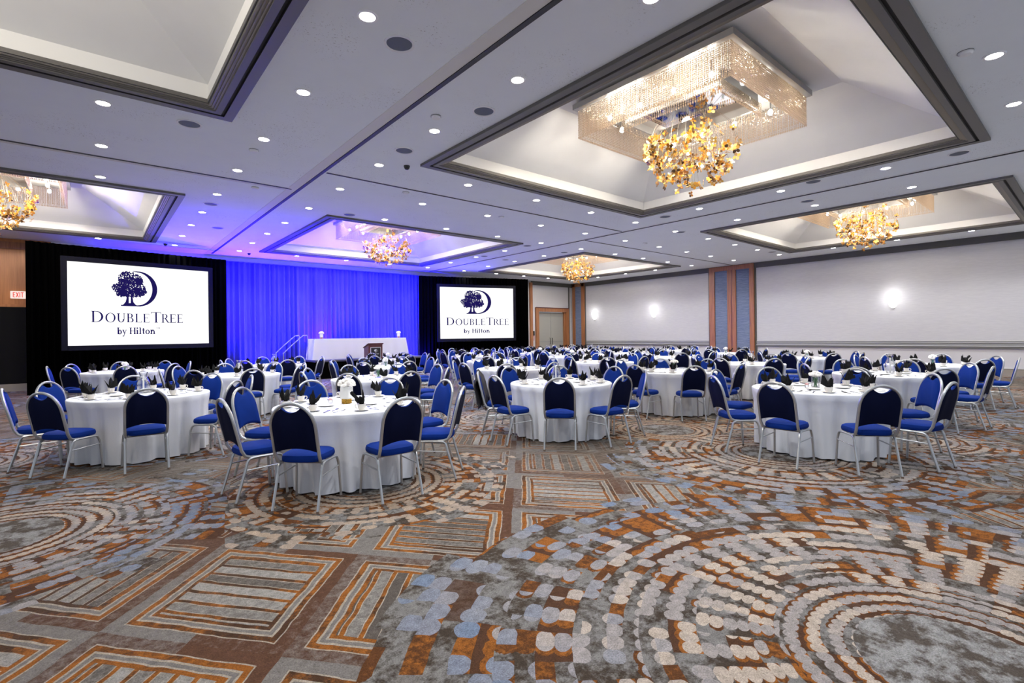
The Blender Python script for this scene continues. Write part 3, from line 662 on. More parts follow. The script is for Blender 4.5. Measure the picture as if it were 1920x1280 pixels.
# ------------------------------------------------------------------ projection screens with the logo
def ell_ring(bm, cx, cy, rx, ry, wx, wy, a0, a1, n=36, f=None):
    for i in range(n):
        p = []
        for (a, o) in ((a0+(a1-a0)*i/n, 1), (a0+(a1-a0)*(i+1)/n, 1), (a0+(a1-a0)*(i+1)/n, 0), (a0+(a1-a0)*i/n, 0)):
            ex, ey = (rx, ry) if o else (rx-wx, ry-wy); p.append(f(cx+ex*math.cos(a), cy+ey*math.sin(a)))
        bm.faces.new([bm.verts.new(q) for q in p])
def rc(bm, x0, y0, x1, y1, f): bm.faces.new([bm.verts.new(f(*p)) for p in ((x0, y0), (x1, y0), (x1, y1), (x0, y1))])
def pg(bm, pts, f): bm.faces.new([bm.verts.new(f(*p)) for p in pts])
def glyph(bm, ch, x, y, h, f, T=.135, t=.055, s=.07, bold=False):
    """serif letter; unit cap height scaled by h; returns advance"""
    if bold: T, t, s = .185, .09, .06
    X0 = lambda u: x+u*h; Y0 = lambda v: y+v*h
    g = lambda a, b, c, d: rc(bm, X0(a), Y0(b), X0(c), Y0(d), f)
    def ring(cx, cy, rx, ry, wx, wy, a0, a1, n=28): ell_ring(bm, X0(cx), Y0(cy), rx*h, ry*h, wx*h, wy*h, a0, a1, n, f)
    def stemv(a, y0=0, y1=1, top=True, bot=True, w=T):
        g(a, y0, a+w, y1)
        if bot: g(a-s, y0, a+w+s, y0+t)
        if top: g(a-s, y1-t, a+w+s, y1)
    if ch == 'D': stemv(s); g(s, 0, s+.28, t); g(s, 1-t, s+.28, 1); ring(s+.26, .5, .52, .5, T*1.15, t, -PI/2, PI/2); return .98
    if ch == 'O': ring(.45, .5, .45, .53, T*1.1, t, 0, 2*PI, 40); return 1.0
    if ch == 'U': stemv(s, .35, 1, bot=False); stemv(.62, .35, 1, bot=False, w=t*1.2); ring(.37, .37, .30, .39, T, t*1.3, PI, 2*PI); return .86
    if ch == 'B': stemv(s); g(s, 0, .34, t); g(s, 1-t, .32, 1); g(s, .5, .34, .5+t); ring(.32, .75, .24, .25, T*.95, t, -PI/2, PI/2); ring(.34, .26, .30, .26, T*1.05, t, -PI/2, PI/2); return .76
    if ch == 'L': stemv(s); g(s, 0, .62, t); g(.58, 0, .62, .2); return .72
    if ch == 'E': stemv(s); g(s, 0, .62, t); g(.58, 0, .62, .2); g(s, 1-t, .58, 1); g(.54, .82, .58, 1); g(s, .5, .46, .5+t); g(.42, .42, .46, .62); return .72
    if ch == 'T': stemv(.36, top=False); g(.0, 1-t, .84, 1); g(0, .82, .04, 1); g(.80, .82, .84, 1); return .86
    if ch == 'R': stemv(s); g(s, 1-t, .34, 1); g(s, .48, .34, .48+t); ring(.33, .74, .26, .26, T, t, -PI/2, PI/2); pg(bm, [(X0(.30), Y0(.5)), (X0(.30+T*1.1), Y0(.5)), (X0(.74), Y0(0)), (X0(.60), Y0(0))], f); g(.6, 0, .80, t); return .80
    if ch == 'H': stemv(s); stemv(.60); g(s, .46, .7, .46+t); return .90
    if ch == 'b': stemv(s*.6, 0, 1.02, bot=False); g(0, 1-t, s*.6+T, 1.02); ring(.34, .33, .27, .35, T, t, 0, 2*PI); return .66
    if ch == 'y': pg(bm, [(X0(.0), Y0(.68)), (X0(.19), Y0(.68)), (X0(.38), Y0(.1)), (X0(.30), Y0(-.02))], f); pg(bm, [(X0(.48), Y0(.68)), (X0(.56), Y0(.68)), (X0(.24), Y0(-.30)), (X0(.14), Y0(-.30))], f); g(.0, .63, .26, .68); g(.42, .63, .62, .68); g(.02, -.34, .22, -.22); return .66
    if ch == 'i': stemv(s, 0, .68, top=False); g(0, .68-t, s, .68); ring(s+T/2, .93, .115, .115, .115, .115, 0, 2*PI, 14); return .40
    if ch == 'l': stemv(s, 0, 1.03, top=False); g(0, 1.03-t, s, 1.03); return .40
    if ch == 't': g(.1, .12, .1+T, .92); g(0, .60, .42, .68); ring(.28, .14, .18, .14, T*.9, t, PI, 1.75*PI, 12); return .46
    if ch == 'o': ring(.32, .335, .32, .355, T, t, 0, 2*PI); return .70
    if ch == 'n': stemv(s, 0, .68); stemv(.46, 0, .42, top=False); ring(.38, .40, .25, .29, T, t*1.6, 0, PI); return .78
    return .3
def logo(sc, W, Hh, spec):
    """lettering and tree mark laid on the screen; spec holds where they stand, in shares of its width and height"""
    fx = lambda u, v: (u, -.004, v)
    bm = BM()
    u0, u1, vb, vc = spec['name']; h = (vc-vb)*Hh
    adv = []
    word = 'DOUBLETREE'; tot = 0; tmp = []
    for i, chh in enumerate(word):
        hh = h if i in (0, 6) else h*.83
        b2 = BM(); a = glyph(b2, chh, 0, 0, hh, fx); b2.free(); tmp.append((hh, a*hh+.02*h)); tot += a*hh+.02*h
    k = (u1-u0)*W/tot; xx = 0
    g = lambda u, v: (u0*W + u*k, -.004, vb*Hh + v)
    for chh, (hh, a) in zip(word, tmp): glyph(bm, chh, xx, 0, hh, g); xx += a
    u0, u1, vb, vc = spec['by']; h = (vc-vb)*Hh; word = 'by Hilton'; tot = 0; tmp = []
    for chh in word: b2 = BM(); a = glyph(b2, chh, 0, 0, h, fx, bold=True) if chh != ' ' else .32; b2.free(); tmp.append(a*h); tot += a*h
    k2 = (u1-u0)*W/tot; xx = 0; vb2 = vb
    g2 = lambda u, v: (u0*W + u*k2, -.004, vb2*Hh + v)
    for chh, a in zip(word, tmp):
        if chh != ' ': glyph(bm, chh, xx, 0, h, g2, bold=True)
        xx += a
    xt = u1*W+.01; zt = vc*Hh-.035; q = .05      # trade mark sign
    f3 = lambda u, v: (u, -.004, v)
    rc(bm, xt, zt+.03, xt+.05, zt+.038, f3); rc(bm, xt+.02, zt, xt+.029, zt+.035, f3)
    for a in (.058, .098): rc(bm, xt+a, zt, xt+a+.008, zt+.038, f3)
    pg(bm, [(xt+.062, zt+.038), (xt+.072, zt+.038), (xt+.087, zt+.006), (xt+.078, zt+.006)], f3); pg(bm, [(xt+.092, zt+.038), (xt+.102, zt+.038), (xt+.086, zt+.006), (xt+.077, zt+.006)], f3)
    obj('lettering', bm, M['ink'], sc, smooth=False, recalc=False)
    # mark: leafy tree joined to a letter D
    u0, u1, v0, v1 = spec['mark']; bm = BM(); R = random.Random(11)
    g = lambda a, b: (u0*W + a*(u1-u0)*W, -.005, v0*Hh + b*(v1-v0)*Hh)
    lobes = [(.36, .80, .21, .17), (.24, .66, .14, .16), (.50, .76, .16, .15), (.16, .50, .15, .12), (.30, .45, .20, .17), (.52, .52, .20, .18), (.42, .62, .24, .22), (.62, .42, .13, .11), (.20, .38, .13, .11), (.45, .36, .24, .10), (.59, .72, .08, .10)]
    for i in range(1500):
        lx, ly, rx, ry = R.choice(lobes); a = R.random()*2*PI; rr = math.sqrt(R.random())*1.03
        cx, cy = lx+rx*rr*math.cos(a), ly+ry*rr*math.sin(a); sz = .010+.013*R.random(); n_ = R.choice((4, 5, 6)); ph = R.random()*6
        bm.faces.new([bm.verts.new(g(cx+sz*(.6+.8*R.random())*math.cos(ph+2*PI*j/n_), cy+sz*1.25*(.6+.8*R.random())*math.sin(ph+2*PI*j/n_))) for j in range(n_)])
    def strip(pts):
        for (a, b, wa), (c, d, wc) in zip(pts, pts[1:]): bm.faces.new([bm.verts.new(g(*q)) for q in ((a-wa, b), (a+wa, b), (c+wc, d), (c-wc, d))])
    strip([(.335, .36, .022), (.335, .22, .024), (.325, .12, .035), (.30, .05, .055), (.27, .0, .08)]); strip([(.425, .36, .020), (.425, .22, .022), (.43, .12, .030), (.455, .05, .05), (.50, .0, .08)])
    strip([(.39, .09, .02), (.38, .05, .09), (.38, .0, .12)]); bm.faces.new([bm.verts.new(g(*q)) for q in ((.19, .0), (.62, .0), (.62, .03), (.19, .035))])
    for i in range(44):      # bowl of the D
        p = []
        for kk, o_ in ((i, 1), (i+1, 1), (i+1, 0), (i, 0)):
            a = -PI/2 + PI*kk/44; ex, ey, ox = (.43, .50, .57) if o_ else (.335, .466, .55); p.append(g(ox+ex*math.cos(a), .5+ey*math.sin(a)))
        bm.faces.new([bm.verts.new(q) for q in p])
    bm.faces.new([bm.verts.new(g(*q)) for q in ((.45, .985), (.45, 1.0), (.575, 1.0), (.575, .966))])
    obj('tree_emblem', bm, M['ink'], sc, smooth=False, recalc=False)
def screen(label, p0, p1, z0, Hh, spec):
    W = math.dist(p0, p1); rz = math.atan2(p1[1]-p0[1], p1[0]-p0[0])
    sc = thing('projection_screen', label, 'projection screen', (p0[0], p0[1], 0), rz, 'projection screens beside the stage'); 
    bm = BM(); bd = .14
    bx(bm, -bd, 0, -.01, .04, z0-bd, z0+Hh+bd, 0, .01); bx(bm, W, W+bd, -.01, .04, z0-bd, z0+Hh+bd, 0, .01); bx(bm, 0, W, -.01, .04, z0-bd, z0, 0); bx(bm, 0, W, -.01, .04, z0+Hh, z0+Hh+bd, 0)
    obj('border', bm, M['screenf'], sc, smooth=False)
    bm = BM(); bx(bm, 0, W, 0, .03, z0, z0+Hh, 0); fc = obj('image_surface', bm, M['screen'], sc, smooth=False)
    hold = bpy.data.objects.new('projected_logo', None); COL.objects.link(hold); hold.parent = sc; hold.location = (0, 0, z0)
    logo(hold, W, Hh, spec)
    for lx in (.25, W-.25):
        bm = BM(); tube(bm, [(lx, .03, 0), (lx, .03, z0)], .025); bx(bm, lx-.03, lx+.03, -.3, .10, 0, .03); obj('leg', bm, M['black'], sc)
    return sc
screen('left projection screen, white with dark blue tree logo, before black drape', (-.57, 18.62), (2.90, 19.10), 1.34, 2.37, dict(name=(.145, .801, .281, .418), by=(.313, .583, .132, .215), mark=(.279, .598, .486, .935)))
screen('right projection screen, white with dark blue tree logo, near the double doors', (12.13, 19.55), (15.58, 18.45), 1.35, 2.38, dict(name=(.081, .946, .262, .41), by=(.309, .668, .108, .189), mark=(.267, .688, .483, .953)))
# EXIT sign
ex = thing('exit_sign', 'lit white exit sign with red letters on the wood panelling', 'exit sign', (-1.74, 20.74, 2.86))
bm = BM(); bx(bm, -.15, .17, -.03, .05, -.11, .11, 0, .005); obj('housing', bm, M['exitw'], ex, smooth=False)
bm = BM(); f = lambda u, v: (u, -.034, v)
def bar(a, b, c, d): rc(bm, a, b, c, d, f)
for (a, b, c, d) in ((-.095, -.075, -.078, .075), (-.095, .058, -.045, .075), (-.095, -.008, -.05, .01), (-.095, -.075, -.045, -.058), (.045, -.075, .062, .075), (.073, .058, .135, .075), (.096, -.075, .113, .075)): bar(a, b, c, d)
pg(bm, [(-.035, .075), (-.017, .075), (.033, -.075), (.015, -.075)], f); pg(bm, [(.015, .075), (.033, .075), (-.017, -.075), (-.035, -.075)], f)
obj('letters', bm, M['exitr'], ex, smooth=False, recalc=False)
dv = thing('wall_handset', 'small black wall device with red cord between drape and double doors', 'wall device', (19.02, 20.78, 1.55))
bm = BM(); bx(bm, -.06, .06, -.06, .02, -.12, .14, 0, .01); obj('case', bm, M['camera'], dv, smooth=False)
bm = BM(); tube(bm, smooth_path([(0, -.05, -.12), (.02, -.05, -.25), (-.01, -.05, -.40)], 4), .012); obj('cord', bm, M['red'], dv)
# sconces on the right wall
sc0 = None
for y, l in ((4.92, 'on the large white panel right of the blue bay'), (14.97, 'on the far white panel, the nearer of its two'), (18.94, 'farthest one, near the wall corner'), (.75, 'at the right edge of the large white panel')):
    lab = 'glowing half-bowl glass wall sconce, ' + l
    if sc0 is None:
        sc0 = thing('wall_sconce', lab, 'wall lamp', (WX-.03, y, 2.60), 0, 'glowing wall sconces')
        bm = BM(); L = []
        for (r, z) in ((.03, -.30), (.10, -.24), (.16, -.10), (.19, .06), (.195, .12), (.185, .12), (.15, -.08)): L.append([(-r*math.sin(a), r*math.cos(a), z) for a in [PI*i/14 for i in range(15)]])
        loft(bm, L, closed=False); obj('glass_bowl', bm, M['glow'], sc0)
        bm = BM(); bx(bm, -.02, 0, -.05, .05, -.30, .13); blob(bm, (-.03, 0, -.32), .016); blob(bm, (-.1, .17, .135), .010); blob(bm, (-.1, -.17, .135), .010); obj('bracket', bm, M['metal'], sc0, smooth=False)
    else: dup(sc0, (WX-.03, y, 2.60), 0, lab)
    lamp('sconce_light', 'POINT', (WX-.34, y, 2.70), 7, (1, .97, .94), .08)

# blue and violet uplights at the foot of the stage drape
for i, x in enumerate((3.75, 4.7, 5.6, 6.9, 8.2, 9.5, 10.6, 11.3)):
    col = (.014, .008, 1.0) if i % 3 else (.045, .006, 1.0)
    lamp('stage_uplight', 'SPOT', (x, 19.75, .12 if not 5.9 < x < 10.6 else .78), 4600, col, .05, spot=math.radians(105), blend=.8, rot=(math.radians(180-14 if i % 2 else 180+16), 0, 0))
lamp('stage_wash', 'AREA', (7.7, 19.2, 2.6), 330, (.015, .012, 1.0), 7.5, 1.0, (math.radians(112), 0, 0))

# ================================================================== TABLES, CHAIRS, SETTINGS
def chair_proto():
    t = thing('banquet_chair', 'x', 'chair')
    TI = math.radians(13.5); B = lambda s, y: (-.185 - s*math.sin(TI), y, .43 + s*math.cos(TI))
    Ht = .525; hw = .195
    bm = BM(); path = [(-.06, -.175, .405), (-.12, -.185, .408), (-.165, -.19, .425)]
    arc = [B(.05, -hw), B(.18, -hw), B(.30, -hw)]
    for i in range(0, 19):
        a = PI - PI*i/18; arc.append(B(.30 + (Ht-.30)*math.sin(a)**.92 if 0 < i < 18 else .30, hw*math.cos(a)))
    arc += [B(.18, hw), B(.05, hw)]
    full = [Vector(p) for p in path] + [Vector(p) for p in arc] + [Vector((-.165, .19, .425)), Vector((-.12, .185, .408)), Vector((-.06, .175, .405))]
    tube(bm, full, .0150, 8, flat=1.0); obj('back_frame', bm, M['silver'], t)
    # padded back with scooped hand hold above and arched lower edge
    def outline(k, inn):
        pts = []; w = hw-.010-inn; s0 = .085+inn
        for i in range(9): u = -1+2*i/8; pts.append((s0+.035*(1-u*u), u*w))
        for s in (.14, .22, .30): pts.append((s, w))
        for i in range(1, 8):
            a = (PI/2)*i/8*.80; pts.append((.30+(Ht-.305-.010-inn)*math.sin(a), w*math.cos(a)))
        ye = pts[-1][1]; se = pts[-1][0]
        for i in range(1, 8): u = 1-2*i/8; pts.append((se-(.042)*(1-u*u), ye*u))
        for i in range(7, 0, -1):
            a = (PI/2)*i/8*.80; pts.append((.30+(Ht-.305-.010-inn)*math.sin(a), -w*math.cos(a)))
        for s in (.30, .22, .14): pts.append((s, -w))
        return pts
    nv = Vector((math.cos(TI), 0, math.sin(TI)))
    def lay(inn, off): return [Vector(B(s, y)) + nv*off for s, y in outline(0, inn)]
    bm = BM(); vs = loft(bm, [lay(.014, -.014), lay(0, -.008)], cap1=False, mi=1)
    L2 = [lay(0, -.008), lay(0, .010), lay(.012, .022), lay(.03, .028)]; loft(bm, L2, cap0=False, mi=0)
    bmesh.ops.remove_doubles(bm, verts=bm.verts, dist=.0005)
    obj('backrest', bm, [M['fabric'], M['fabricb']], t)
    # seat
    bm = BM(); L = []
    def so(f, z):
        out = []
        for i in range(28):
            a = 2*PI*i/28; c, s = math.cos(a), math.sin(a); px = .5; x = math.copysign(abs(c)**px, c)*.190*f; w = (.195+.012*(x/.2))*f; out.append((x, math.copysign(abs(s)**px, s)*w, z))
        return out
    for f_, z in ((.88, .412), (.97, .418), (1.0, .435), (1.0, .450), (.965, .472), (.85, .486), (.6, .493), (.25, .495)): L.append(so(f_, z))
    loft(bm, L); obj('seat', bm, M['fabric'], t)
    for sy in (-1, 1):
        bm = BM(); tube(bm, smooth_path([(-.02, sy*.19, .402), (.10, sy*.195, .402), (.150, sy*.197, .388), (.172, sy*.20, .345), (.180, sy*.203, .30), (.198, sy*.215, .012)], 3), .0125, 6); tube(bm, [(.1975, sy*.2145, .02), (.199, sy*.2155, 0)], .014, 6, mi=1); obj('leg', bm, [M['silver'], M['foot']], t)
        bm = BM(); tube(bm, smooth_path([(-.02, sy*.19, .402), (-.09, sy*.192, .402), (-.135, sy*.194, .388), (-.155, sy*.195, .345), (-.165, sy*.196, .30), (-.25, sy*.20, .012)], 3), .0125, 6); tube(bm, [(-.249, sy*.20, .02), (-.252, sy*.2, 0)], .014, 6, mi=1); obj('leg', bm, [M['silver'], M['foot']], t)
        bm = BM(); tube(bm, [(-.168, sy*.196, .295), (.19, sy*.204, .305)], .007, 6); obj('stretcher', bm, M['silver'], t)
    bm = BM(); tube(bm, [(-.10, -.19, .398), (-.10, .19, .398)], .008, 6); tube(bm, [(.12, -.19, .398), (.12, .19, .398)], .008, 6); obj('seat_rail', bm, M['silver'], t)
    return t
TABLES = [  # x, y, chair radius (rear feet), centrepiece, phrase
    (2.12, 5.30, 1.19, 'white_vase', 'nearest table with white flower vase'),
    (0.48, 8.20, 1.25, 'carafe', 'front left table'),
    (5.42, 5.32, 1.20, 'carafe', 'front centre table'),
    (7.10, 2.37, 1.30, 'glass_vase', 'front right table'),
    (10.15, 2.36, 1.25, 'tall_carafe', 'second table along the right edge'),
    (13.3, 2.35, 1.25, 'bouquet', 'third table along the right edge'),
    (8.50, 5.30, 1.22, 'glass_vase', 'table right behind front centre one'),
    (11.60, 5.30, 1.22, 'carafe', 'table before the blue wall bay'),
    (15.0, 5.25, 1.22, 'bouquet', 'far table right of blue wall bay'),
    (3.80, 8.25, 1.22, 'glass_vase', 'second table towards the lectern'),
    (6.95, 8.30, 1.22, 'carafe', 'table left behind front centre one'),
    (10.1, 8.35, 1.22, 'glass_vase', 'middle table behind front centre pair'),
    (13.3, 8.35, 1.22, 'carafe', 'far table left of blue wall bay'),
    (16.7, 8.35, 1.22, 'bouquet', 'farthest table under blue wall bay'),
    (2.20, 11.15, 1.22, 'carafe', 'table before left end of stage drape'),
    (5.35, 11.15, 1.22, 'bouquet', 'third table towards the lectern'),
    (8.70, 11.20, 1.22, 'carafe', 'table before the right screen'),
    (11.9, 11.20, 1.22, 'bouquet', 'table before the double doors'),
    (15.1, 11.20, 1.22, 'carafe', 'far table below the two sconces'),
    (18.3, 11.20, 1.22, None, 'farthest table left of blue bay'),
    (0.50, 14.40, 1.22, 'bouquet', 'far table below the left screen'),
    (3.70, 14.35, 1.22, 'carafe', 'far table near the stage steps'),
    (7.00, 14.30, 1.22, 'bouquet', 'table closest to the lectern'),
    (10.2, 14.30, 1.22, 'carafe', 'far table below the right screen'),
    (13.4, 14.30, 1.22, 'bouquet', 'far table left of the double doors'),
    (16.6, 14.30, 1.22, 'carafe', 'far table right of the double doors'),
    (11.8, 16.85, 1.22, None, 'farthest table below the right screen'),
    (15.0, 16.75, 1.22, None, 'farthest table beside the drape end'),
    (18.2, 17.00, 1.22, None, 'farthest table at the double doors'),
]
def side_word(az, x, y):
    th = math.atan2(y, x); rel = (az - th + 2*PI) % (2*PI)     # 0 = away from the camera
    return ['far', 'far left', 'left', 'near left', 'near', 'near right', 'right', 'far right'][int((rel + PI/8)//(PI/4)) % 8]
# tablecloths: a few differently folded sheets
def cloth_mesh(seed, R0=.765, ztop=.772):
    R = random.Random(seed); N = 176; nf = R.choice((17, 19, 22)); ph = [R.random()*6 for _ in range(6)]
    def fold(a): return .55*math.sin(nf*a+ph[0]+.8*math.sin(2*a+ph[1])) + .30*math.sin((nf*2-3)*a+ph[2]) + .35*math.sin(5*a+ph[3])
    bm = BM(); rings = []
    for r, z in ((.12, ztop), (.35, ztop), (.58, ztop), (.735, ztop)): rings.append([(r*math.cos(2*PI*i/N), r*math.sin(2*PI*i/N), z+.0008*math.sin(9*2*PI*i/N+r*8)) for i in range(N)])
    rings.append([(.757*math.cos(2*PI*i/N), .757*math.sin(2*PI*i/N), ztop-.004) for i in range(N)])
    K = 10
    for j in range(K+1):
        t = j/K; row = []
        for i in range(N):
            a = 2*PI*i/N; f = fold(a + .05*t*math.sin(3*a+ph[4])); am = .078*t**.6
            r = R0 - .062*t**.6 + am*max(-1.15, min(.90, .95*f)); r = min(r, .772 - .030*min(1, t/.22)); z = ztop-.016 - t*(ztop-.016-.016-.006*math.sin(7*a+ph[5]))
            row.append((r*math.cos(a), r*math.sin(a), max(z, .004)))
        rings.append(row)
    bm2 = bm; vs = loft(bm2, rings, True, True, False); return bm
cloths = []
for s in range(4):
    bm = cloth_mesh(s+1); bmesh.ops.recalc_face_normals(bm, faces=bm.faces); me = bpy.data.meshes.new('tablecloth'); bm.to_mesh(me); bm.free(); me.materials.append(M['cloth'])
    me.polygons.foreach_set('use_smooth', [True]*len(me.polygons)); cloths.append(me)
# chairs whose feet can be read off clearly: bearing from the table centre, distance of the rear feet
SEEN = {(0, 4): (184, 1.16), (0, 5): (226, 1.17), (0, 6): (271, 1.15), (0, 7): (316, 1.19), (1, 5): (225, 1.24), (1, 6): (268, 1.25), (2, 4): (179, 1.18), (2, 5): (224, 1.19), (2, 6): (266, 1.17),
        (3, 3): (142, 1.30), (3, 4): (182, 1.33), (3, 5): (222, 1.33), (3, 6): (262, 1.29)}
CP = chair_proto(); KIDS.clear(); used = False
jr = random.Random(77)
for ti, (tx, ty, rr, cp, ph) in enumerate(TABLES):
    o = link('tablecloth', cloths[ti % 4], None, (tx, ty, 0)); o.rotation_euler = (0, 0, ti*1.3); tag(o, 'white floor-length cloth covering the round %s' % ph, 'tablecloth', 'white cloths on the round tables')
    for k in range(8):
        az = k*PI/4 + jr.uniform(-.035, .035); r = max(rr-.25, .948) + jr.uniform(-.004, .02)
        if (ti, k) in SEEN: az = math.radians(SEEN[ti, k][0]); r = max(SEEN[ti, k][1]-.235, .942)
        cx, cy = tx+r*math.cos(az), ty+r*math.sin(az)
        if cy > 18.0 and 11 < cx < 17: r -= .05; cx, cy = tx+r*math.cos(az), ty+r*math.sin(az)
        lab = 'blue banquet chair, %s side of %s' % (side_word(az, tx, ty), ph)
        if not used: CP.location = (cx, cy, 0); CP.rotation_euler = (0, 0, az+PI); CP['label'] = lab; CP['group'] = 'blue banquet chairs around the tables'; used = True
        else: dup(CP, (cx, cy, 0), az+PI+jr.uniform(-.05, .05), lab, 'blue banquet chairs around the tables')
# ---- tableware prototypes
TZ = .773
def cup_bm(n=18):
    bm = BM(); lathe(bm, [(.022, 0), (.026, .002), (.028, .010), (.038, .030), (.041, .062), (.0385, .062), (.034, .030), (.01, .012)], n, cap0=True, cap1=True); return bm
def handle_bm():
    bm = BM(); tube(bm, smooth_path([(.038, 0, .052), (.056, 0, .056), (.064, 0, .042), (.056, 0, .024), (.036, 0, .018)], 3), .0042, 6); return bm
cupP = thing('coffee_cup', 'x', 'cup'); obj('bowl', cup_bm(), M['china'], cupP); obj('handle', handle_bm(), M['china'], cupP)
b_ = cup_bm(10); bb = handle_bm(); me_ = bpy.data.meshes.new('h'); bb.to_mesh(me_); bb.free(); b_.from_mesh(me_); cupFar = obj('coffee_cup', b_, M['china']); tag(cupFar, 'x', 'cup')
def saucer_bm(r=.074, n=24): bm = BM(); lathe(bm, [(r*.5, 0), (r*.6, .003), (r, .013), (r, .016), (r*.62, .007), (r*.2, .006)], n); return bm
sauP = obj('saucer', saucer_bm(), M['china']); tag(sauP, 'x', 'saucer')
plateP = obj('bread_plate', saucer_bm(.085, 28), M['china']); tag(plateP, 'x', 'plate')
def napkin_bm(seed):
    R = random.Random(seed); bm = BM(); N = 18; L = []
    p1, p2 = R.random()*6, R.random()*6; lobes = R.choice((2, 3, 3, 4))
    tip = [.062 + .050*max(-.3, math.cos(lobes*2*PI*i/N+p1))**1.0 + .022*math.cos(5*2*PI*i/N+p2) for i in range(N)]
    for t in (0, .25, .5, .75, 1.0):
        row = []
        for i in range(N):
            a = 2*PI*i/N; w = 1.1+.45*math.cos(3*a+R.random()*.5+seed); rad = (.019+.010*t) if t < .3 else .026+.040*(t-.2)*w; ex = tip[i]*t + (.005 if t == 0 else .022)
            row.append((rad*math.cos(a)+.040*t*t*math.sin(seed*2.1), rad*math.sin(a)*.70+.035*t*t*math.cos(seed), max(.022, .018+ex*1.25)))
        L.append(row)
    L.append([(x*.35, y*.35, z*.55+.02) for x, y, z in L[-1]]); loft(bm, L)
    for k in range(3):     # loose pointed corners
        a = seed+k*2.2+R.random(); c = Vector((.02*math.cos(a), .02*math.sin(a), .07)); d = Vector((math.cos(a)*.6, math.sin(a)*.6, .9+.5*R.random())).normalized()*(.07+.05*R.random()); e = d.cross(Vector((math.sin(a), math.cos(a), .3))).normalized()
        L = [[c+d*t+e*(.026*(1-t)+.002)*sg + d.cross(e).normalized()*q for sg, q in ((-1, 0), (0, .010*(1-t)+.001), (1, 0), (0, -.004))] for t in (0, .35, .7, 1)]
        loft(bm, L)
    return bm
napP = []
for s in range(5):
    o = obj('folded_napkin', napkin_bm(s+1), M['napkin']); napP.append(o); tag(o, 'x', 'napkin')
def fork_bm():
    bm = BM(); tube(bm, [(-.09, 0, .003), (-.04, 0, .004), (.03, 0, .006), (.05, 0, .004)], [.006, .0045, .003, .009], 6, flat=.35)
    for y in (-.009, -.003, .003, .009): tube(bm, [(.048, y*.8, .004), (.07, y, .003), (.098, y, .007)], .0013, 4)
    return bm
def knife_bm(): bm = BM(); tube(bm, [(-.10, 0, .005), (-.02, 0, .005), (0, 0, .004), (.03, .001, .003), (.09, .001, .003), (.105, -.002, .002)], [.007, .006, .005, .009, .009, .003], 6, flat=.3); return bm
def spoon_bm(): bm = BM(); tube(bm, [(-.08, 0, .003), (-.02, 0, .004), (.03, 0, .006), (.045, 0, .005), (.06, 0, .003), (.08, 0, .004), (.088, 0, .006)], [.006, .004, .003, .010, .016, .012, .004], 8, flat=.3); return bm
cut = []
for nm, b in (('fork', fork_bm()), ('knife', knife_bm()), ('spoon', spoon_bm())):
    o = obj(nm, b, M['steel']); tag(o, 'x', nm); cut.append(o)
def carafe_proto(h=1.0, name='carafe'):
    t = thing(name, 'x', 'carafe'); bm = BM()
    lathe(bm, [(r*.92, z*h) for r, z in ((.048, 0), (.056, .006), (.070, .04), (.082, .10), (.080, .14), (.060, .185), (.044, .215), (.044, .245), (.058, .285), (.055, .285), (.041, .246), (.041, .215), (.057, .183), (.077, .14), (.078, .10), (.064, .04), (.045, .012))], 28, cap0=True, cap1=True); obj('glass_body', bm, M['glass'], t)
    bm = BM(); lathe(bm, [(.010, .012), (.011, .014), (.010, .225*h), (.004, .235*h)], 10); obj('taper_candle', bm, M['candle'], t)
    return t
def puffs(bm, n, c, r, s, seed, mi=0, flat=.7):
    R = random.Random(seed)
    for i in range(n):
        a = R.random()*2*PI; e = math.acos(1-R.random()*1.15); p = (c[0]+r*math.sin(e)*math.cos(a), c[1]+r*math.sin(e)*math.sin(a), c[2]+r*flat*math.cos(e)); blob(bm, p, s*(.8+.5*R.random()), (1, 1, .75), 1, mi, .25, R)
def white_vase():
    t = thing('flower_vase', 'x', 'vase')
    bm = BM(); bx(bm, -.050, .050, -.050, .050, .052, .185, 0, .006); obj('frosted_body', bm, M['vasew'], t, smooth=False)
    bm = BM()
    for z in (.006, .022, .038):
        for i in range(16): a = 2*PI*i/16; blob(bm, (.046*math.cos(a), .046*math.sin(a), z+.004), .010, sub=1)
    lathe(bm, [(.044, 0), (.044, .052)], 20); obj('beaded_base', bm, M['goldband'], t)
    bm = BM(); puffs(bm, 85, (0, 0, .205), .078, .019, 4, flat=.75); blob(bm, (0, 0, .21), .06, (1, 1, .8), 2); obj('bouquet', bm, M['petal'], t); return t
def glass_vase():
    t = thing('flower_vase', 'x', 'vase')
    bm = BM(); lathe(bm, [(.042, 0), (.046, .004), (.050, .14), (.047, .14), (.043, .012)], 22); obj('glass_body', bm, M['glass'], t)
    bm = BM(); R = random.Random(3)
    for i in range(9): a = i*.7; tube(bm, [(.02*math.cos(a+2), .02*math.sin(a+2), .012), (.03*math.cos(a), .03*math.sin(a), .15)], .004, 5); blob(bm, (.03*math.cos(a), .03*math.sin(a), .07+.05*R.random()), .014, (1, .4, 1.6), 1)
    obj('stems', bm, M['stem'], t)
    bm = BM(); puffs(bm, 60, (0, 0, .165), .062, .018, 8, flat=.6); blob(bm, (0, 0, .165), .05, (1, 1, .7), 2); obj('bouquet', bm, M['petal'], t); return t
